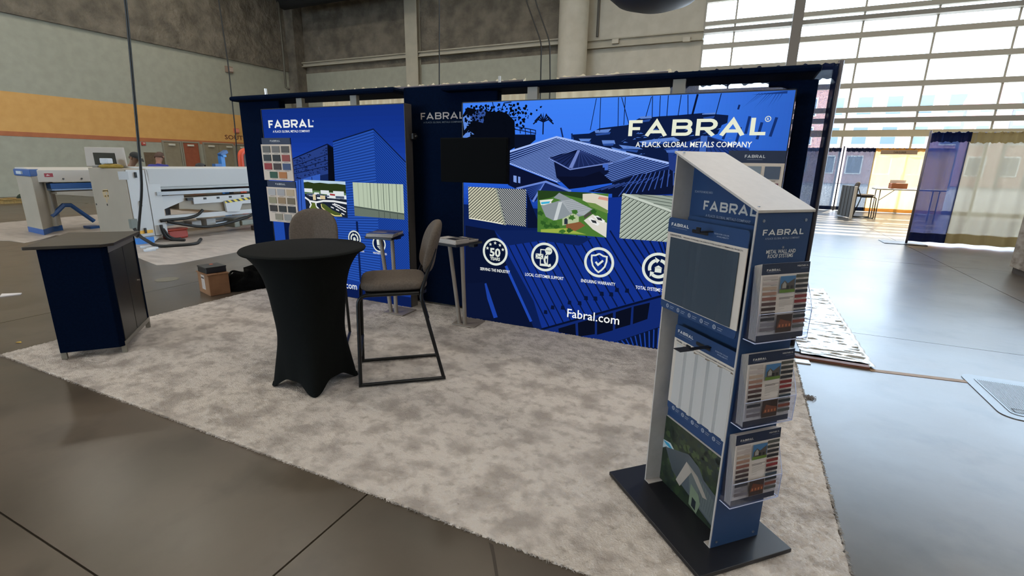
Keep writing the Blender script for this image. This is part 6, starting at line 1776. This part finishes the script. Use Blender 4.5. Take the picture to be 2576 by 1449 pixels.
cable('dark cable slanting down left of the round column, leftmost of two', [(c[0][0] - .6, 20, ZC)] + [(p[0], 20, p[1]) for p in c] + [(c[2][0], 20, 1.0)], 0.03)
c = [(-8.440,8.012),(-7.745,6.423),(-7.668,4.905)]
cable('dark cable slanting down beside the round column, nearest to it', [(c[0][0] - .6, 20, ZC)] + [(p[0], 20, p[1]) for p in c] + [(c[2][0], 20, 1.0)], 0.03)
# dark shapes at the upper edge
c = (-1.477,4.158)
t = thing('pendant_dome', 'round dark blue pendant hanging at the top edge beside the round column', 'pendant', (c[0], 8, c[1]))
zl = (-1.450,3.859)[1]
build('shell', MB().lathe([(0.05, zl), (.3, zl + .02), (.55, zl + .1), (.72, zl + .24), (.8, zl + .45), (.7, zl + .7), (.1, zl + .85)], (c[0], 8, 0), 36), mat('16243c', 0.5), t, smooth=True)
build('cord', MB().tube([(c[0], 8, zl + .8), (c[0], 8, ZC)], .02), cable_m, t)
c = [(-24.647,10.158),(-23.760,9.825),(-22.121,9.753),(-19.592,9.769)]
t = thing('rolled_screen', 'black rolled curtain high on the far wall corner', 'curtain', (c[1][0] + 3, 22, c[0][1] + .4))
build('roll', MB().tube([(c[0][0] - .1, 22, c[1][1] + .5), (c[2][0], 22, c[1][1] + .5), (c[3][0] + 3, 22, c[1][1] + .5)], .5, 14), nmat('black_felt', '0a0e10', '12181a', scale=3, rough=(.9, .95), bump=.4, bscale=4), t, smooth=True)

# ---------------------------------------------------------------- right side: drapes, table, stool, crate, film, hatch
YD = 13.86
c = [(3.552,2.418),(4.258,2.395),(3.630,-0.000),(4.364,0.044),(5.143,2.373),(5.405,-0.006)]
XN0, XN1 = 3.63, (c[1][0] + c[3][0]) / 2
drape('drape', 'sheer navy drape on the nearer line of drapes at the right', XN0, XN1, YD, 0.06, 2.44, cloth('blue_sheer', '2b396c', 0.55, 0.06, 300), 0.35, 0.04, 6, hem=(0.2, cloth('blue_hem', '141d40', 0.35, 0.04)), rod=.02)
drape('drape', 'sheer cream drape beside the navy one on the nearer line', XN1 - 0.03, XN1 + 1.35, YD + .02, 0.06, 2.44, cloth('ivory_sheer', 'a89c84', 0.5, 0.05), 0.42, 0.06, 7, hem=(0.22, cloth('ivory_hem', 'a8966c', 0.45, 0.04)), rod=.02)
drape('drape', 'sheer cream drape at the far right edge of the nearer line', XN1 + 1.25, XN1 + 2.8, YD, 0.06, 2.44, cloth('ivory_sheer2', 'a89c82', 0.5, 0.05), 0.42, 0.06, 8, hem=(0.22, cloth('ivory_hem2', 'a8966c', 0.45, 0.04)), rod=.02)
t = thing('drape_pole', 'upright pole at the left end of the nearer line of drapes', 'pole', (XN0 - .02, YD, 0))
build('pole', MB().tube([(XN0 - .02, YD, 0.01), (XN0 - .02, YD, 2.48)], .024), mat('77727c', 0.35, 0.5), t, smooth=True)
build('base_plate', MB().box(XN0 - .5, XN0 + .3, YD - .3, YD + .25, 0, .012), mat('2e3036', 0.4, 0.5), t)
YF = 23.4
c = [(2.631,2.434),(3.411,2.437),(3.569,2.437),(4.534,2.440),(4.662,2.426),(6.062,2.416)]
Xs = [p[0] for p in c]
drape('drape', 'charcoal see-through drape left of the gap by the windows', Xs[0] - 1.2, Xs[1], YF, 0.03, c[0][1], black_d, 0.5, 0.05, 9, hem=(0.14, navy_hem), rod=.024)
drape('drape', 'charcoal see-through drape right of the gap by the windows', Xs[2], Xs[3], YF, 0.03, c[0][1], black_d, 0.5, 0.05, 10, hem=(0.14, navy_hem), rod=.024)
gold_d = cloth('gold_sheer', 'c9a56c', 0.6, 0.08)
drape('drape', 'glowing gold drape by the windows under the hanging sign', Xs[3] - .04, Xs[5] + .9, YF, 0.03, c[4][1], gold_d, 0.7, 0.07, 11, hem=(0.12, cloth('gold_hem', 'b9853f', 0.5, 0.04)), rod=.024)
t = thing('drape_pole', 'thin pole in the gap between the charcoal drapes', 'pole', ((Xs[1] + Xs[2]) / 2, YF, 0))
build('pole', MB().tube([((Xs[1] + Xs[2]) / 2, YF, 0.0), ((Xs[1] + Xs[2]) / 2, YF, c[1][1] + .06)], .026), mat('57535c', 0.35, 0.5), t, smooth=True)
s = [(4.640,2.351),(5.755,2.340),(5.773,2.198),(4.658,2.198),(5.031,2.259),(5.413,2.262)]
t = thing('booth_sign', 'tan booth sign strip hanging on the gold drape', 'sign', ((s[0][0] + s[1][0]) / 2, 23.1, s[2][1]))
build('board', MB().box(s[0][0], s[1][0], 23.1, 23.12, s[2][1], s[0][1]), mat('a58a72', 0.6), t)
for x in (s[0][0] + .2, s[1][0] - .2): build('hanger', MB().box(x - .02, x + .02, 23.12, YF - .1, s[0][1] - .03, s[0][1]), mat('8a7462', .6), t)
f = Flat((0, 23.1, 0), (1, 0, 0), (0, 0, 1), (0, -1, 0), lambda h: mat(h, 0.6))
f.text('Cookies by Lakeside', s[4][0], s[5][0], s[4][1] - .015, .08, '3b2a22', .02)
f.build('lettering', t)
# far table, brown box, stool, folded panel
yt = 20.2
q = [(4.155,1.023),(6.055,1.019),(4.307,-0.017)]
t = thing('folding_table', 'white folding table with thin legs before the gold drape', 'table', (q[0][0] + .9, yt + .3, 0))
build('table_top', MB().box(q[0][0], q[0][0] + 1.85, yt, yt + .76, q[0][1] - .05, q[0][1]), mat('c9c4ba', 0.4), t, bevel=0.008)
for x in (q[0][0] + .12, q[0][0] + 1.7):
    for y in (yt + .08, yt + .68):
        build('leg', MB().tube([(x, y, 0.0), (x, y, q[0][1] - .05)], .016), mat('8a8a8c', 0.3, 0.7), t, smooth=True)
build('brace', MB().tube([(q[0][0] + .12, yt + .08, .62), (q[0][0] + .5, yt + .08, q[0][1] - .05)], .012), mat('8a8a8c', 0.3, 0.7), t)
b = [(4.578,1.200),(5.018,1.214)]
t = thing('brown_box', 'brown cardboard box on the white folding table', 'box', (b[0][0] + .3, yt + .4, q[0][1]))
build('body', MB().box(b[0][0], b[1][0], yt + .2, yt + .6, q[0][1], b[0][1]), mat('9a5a34', 0.7), t, bevel=0.006)
build('flap', MB().box(b[0][0] + .02, b[1][0] + .02, yt + .58, yt + .6, b[0][1], b[0][1] + .1), mat('d9d0c2', 0.6), t)
c = [(3.620,20.488),(4.382,20.549)]
SX, SY = (c[0][0] + c[1][0]) / 2 - .1, 20.5
t = thing('bar_stool', 'grey bar stool far away beside the white folding table', 'bar stool', (SX, SY, 0), math.radians(185))
build('seat', pillow(-0.02, 0, 0.762, 0.46, 0.46, 0.085, crown=0.25), grey_up, t, smooth=True, **LOC)
build('backrest', pillow(0.29, 0, 1.02, 0.40, 0.40, 0.08, Matrix.Rotation(math.radians(75), 4, 'Y'), 3.0), grey_up, t, smooth=True, **LOC)
for sg in (-1, 1):
    y = .235 * sg
    build('front_leg', MB().tube(bend([(-0.305, y, 0.012), (-0.285, y, 0.712), (0.14, y, 0.712)], 0.07), 0.016, 8), blk_tube, t, smooth=True, **LOC)
    build('rear_leg', MB().tube(bend([(0.31, y, 0.012), (0.15, y, 0.7), (0.3, y * 0.6, 1.1)], 0.06), 0.016, 8), blk_tube, t, smooth=True, **LOC)
    build('runner', MB().tube([(-0.32, y, 0.016), (0.322, y, 0.016)], 0.016, 8), blk_tube, t, smooth=True, **LOC)
c = [(3.261,20.877),(3.459,19.503)]
h_ = 0.98
t = thing('folded_panel', 'dark folded display panel with pale edge left of the far stool', 'panel', (c[0][0], c[0][1], 0))
a_ = (c[0][0], 20.8); b_ = (c[1][0] + .0, 19.7)
n = 8
for k in range(n):
    u0, u1 = k / n, (k + 1) / n
    o_ = .05 if k % 2 else -.05
    build('leaf', MB().prism([(a_[0] + (b_[0] - a_[0]) * u0, a_[1] + (b_[1] - a_[1]) * u0), (a_[0] + (b_[0] - a_[0]) * u1, a_[1] + (b_[1] - a_[1]) * u1), (a_[0] + (b_[0] - a_[0]) * u1 + .04 + o_, a_[1] + (b_[1] - a_[1]) * u1), (a_[0] + (b_[0] - a_[0]) * u0 + .04 + o_, a_[1] + (b_[1] - a_[1]) * u0)], 'Z', .04, h_ + .1), nmat('weathered_panel_%d' % k, '35322f', '4a453f', scale=5, rough=(.7, .8)) if k == 0 else None or mat('403c38', .7), t)
build('pale_edge', MB().box(b_[0] - .03, b_[0] + .05, b_[1] - .06, b_[1] - .02, .0, h_ + .1), mat('cfc8bc', .5), t)
# timber crate at the right edge
c = [(4.240,10.784),(4.260,10.231)]
zt = (4.234,1.051)
t = thing('timber_crate', 'weathered plywood crate cut off by the right picture edge', 'crate', (c[0][0] + .6, c[0][1] + .4, 0))
ply = nmat('stained_plywood', '857a6f', 'a79c90', scale=5, rough=(.75, .85), stretch=(1, 1, 2), c3='6d6054', scale3=4, bump=.15, bscale=20)
cx0, cy0 = c[0][0] + .02, c[0][1] - 1.14
build('side_board', MB().box(cx0, cx0 + 1.3, cy0, cy0 + .02, .1, 1.08), ply, t)
build('end_board', MB().box(cx0, cx0 + .02, cy0 + .02, cy0 + 1.1, .1, 1.08), ply, t)
build('end_board', MB().box(cx0 + 1.28, cx0 + 1.3, cy0 + .02, cy0 + 1.1, .1, 1.08), ply, t)
build('rear_board', MB().box(cx0, cx0 + 1.3, cy0 + 1.1, cy0 + 1.12, .1, 1.08), ply, t)
build('lid', MB().box(cx0 - .01, cx0 + 1.31, cy0 - .01, cy0 + 1.13, 1.08, 1.1), ply, t)
for k in range(3):
    build('skid', MB().box(cx0 + .04 + k * .56, cx0 + .14 + k * .56, cy0 + .03, cy0 + 1.1, 0, .1), mat('4a4038', .8), t)
# plastic film with taped edge
def film(u, v):
    x = 0.67 + u * (1.18 - 0.67); y = 4.78 + v * 2.9
    z = 0.012 + 0.018 * abs(noise.noise(Vector((x * 2 + y, y * 11, 0)))) + 0.012 * abs(noise.noise(Vector((x * 8, y * 38, 4)))) + 0.01 * math.exp(-(v / .03) ** 2)
    return (x + 0.02 * noise.noise(Vector((y * 3, 1, 0))), y, z)
t = thing('plastic_film', 'crinkled clear plastic film over a board right of the booth', 'film', (0.9, 6, 0))
pf = bpy.data.materials.new('glossy_film'); pf.use_nodes = True
pb = pf.node_tree.nodes['Principled BSDF']
pb.inputs['Base Color'].default_value = hexc('8a8a84'); pb.inputs['Roughness'].default_value = .22; pb.inputs['Coat Weight'].default_value = .8
build('sheet', MB().surf(film, 30, 260), pf, t, smooth=True, fix=False)
build('taped_edge', MB().surf(lambda u, v: (1.165 + u * .05 + .006 * math.sin(v * 90), 4.72 + v * 2.96, .016 + .012 * math.sin(PI * u) * (1 + .4 * math.sin(v * 70))), 4, 120), mat('c9c9c6', .3), t, smooth=True, fix=False)
build('wood_edge', MB().box(0.62, 1.17, 4.70, 4.76, .001, .02), mat('6b3f2c', .6), t)
c = [(1.190,4.694),(1.851,4.777)]
single('floor_tape', MB().prism([(1.17, 4.665), (c[1][0] + .0, c[1][1] - .02), (c[1][0], c[1][1] + .035), (1.17, 4.72)], 'Z', .0005, .003), mat('8a6a45', .6), 'brown tape strip from the plastic film to the floor hatch', 'tape')
c = [(0.626,4.660),(0.687,4.454)]
single('tile_sample', MB().obox((c[0][0] + .04, c[0][1] - .03, .005), (.12, .09, .008), rz=.1), mat('c4c8cc', .3), 'small pale tile on the floor at the booth end', 'tile', bevel=.001)
c = (0.641,3.868)
fz = MB(); r_ = random.Random(2)
for k in range(60):
    a = r_.uniform(0, 6.28); R_ = r_.uniform(0, .025); x, y = c[0] + R_ * math.cos(a) * 1.5, c[1] + R_ * math.sin(a)
    b = r_.uniform(0, 6.28)
    fz.tube([(x, y, .003), (x + .012 * math.cos(b), y + .012 * math.sin(b), .008 + r_.uniform(0, .012)), (x + .022 * math.cos(b + .6), y + .022 * math.sin(b + .6), .003)], .0016, 4)
single('carpet_fluff', fz, mat('7d756e', .9), 'loose tuft of carpet fluff on the floor beside the carpet', 'fluff')
# floor hatch
hc = [(1.830,4.970),(1.851,4.777),(1.809,4.364),(1.866,4.220),(1.976,4.257)]
t = thing('floor_hatch', 'ribbed metal floor box hatch at the right edge', 'hatch', (2.2, 4.7, 0))
met = mat('74777a', .4, .5)
p0 = hc[0]; x0, y1 = p0[0], p0[1]; y0 = hc[4][1]
x1, y0 = 2.75, y1 - .82
fr = MB().prism(rrect(x0, x1, y0, y1, .1, 6), 'Z', .0005, .005)
build('frame', fr, met, t)
ins = 0.07
cov = build('cover', MB().prism(rrect(x0 + ins, x1 - ins, y0 + ins, y1 - ins, .05, 5), 'Z', .005, .0085), mat('6f7376', .4, .6), t)
rb = MB()
for k in range(60):
    x = x0 + ins + .02 + k * (x1 - x0 - 2 * ins - .04) / 59
    rb.box(x - .0025, x + .0025, y0 + ins + .05, y1 - ins - .05, .0085, .0105)
build('ribs', rb, met, cov, kind='stuff')
gp = MB()
for a, b in ((x0 + ins + .03, y0 + ins + .04), (x0 + ins + .14, y0 + ins + .04)):
    gp.box(a, a + .09, b, b + .004, .0105, .012).box(a, a + .09, b + .06, b + .064, .0105, .012).box(a, a + .004, b, b + .06, .0105, .012).box(a + .086, a + .09, b, b + .06, .0105, .012)
build('lift_handle', gp, mat('3a3632', .5), cov)
bpy.data.scenes.remove(TMP)
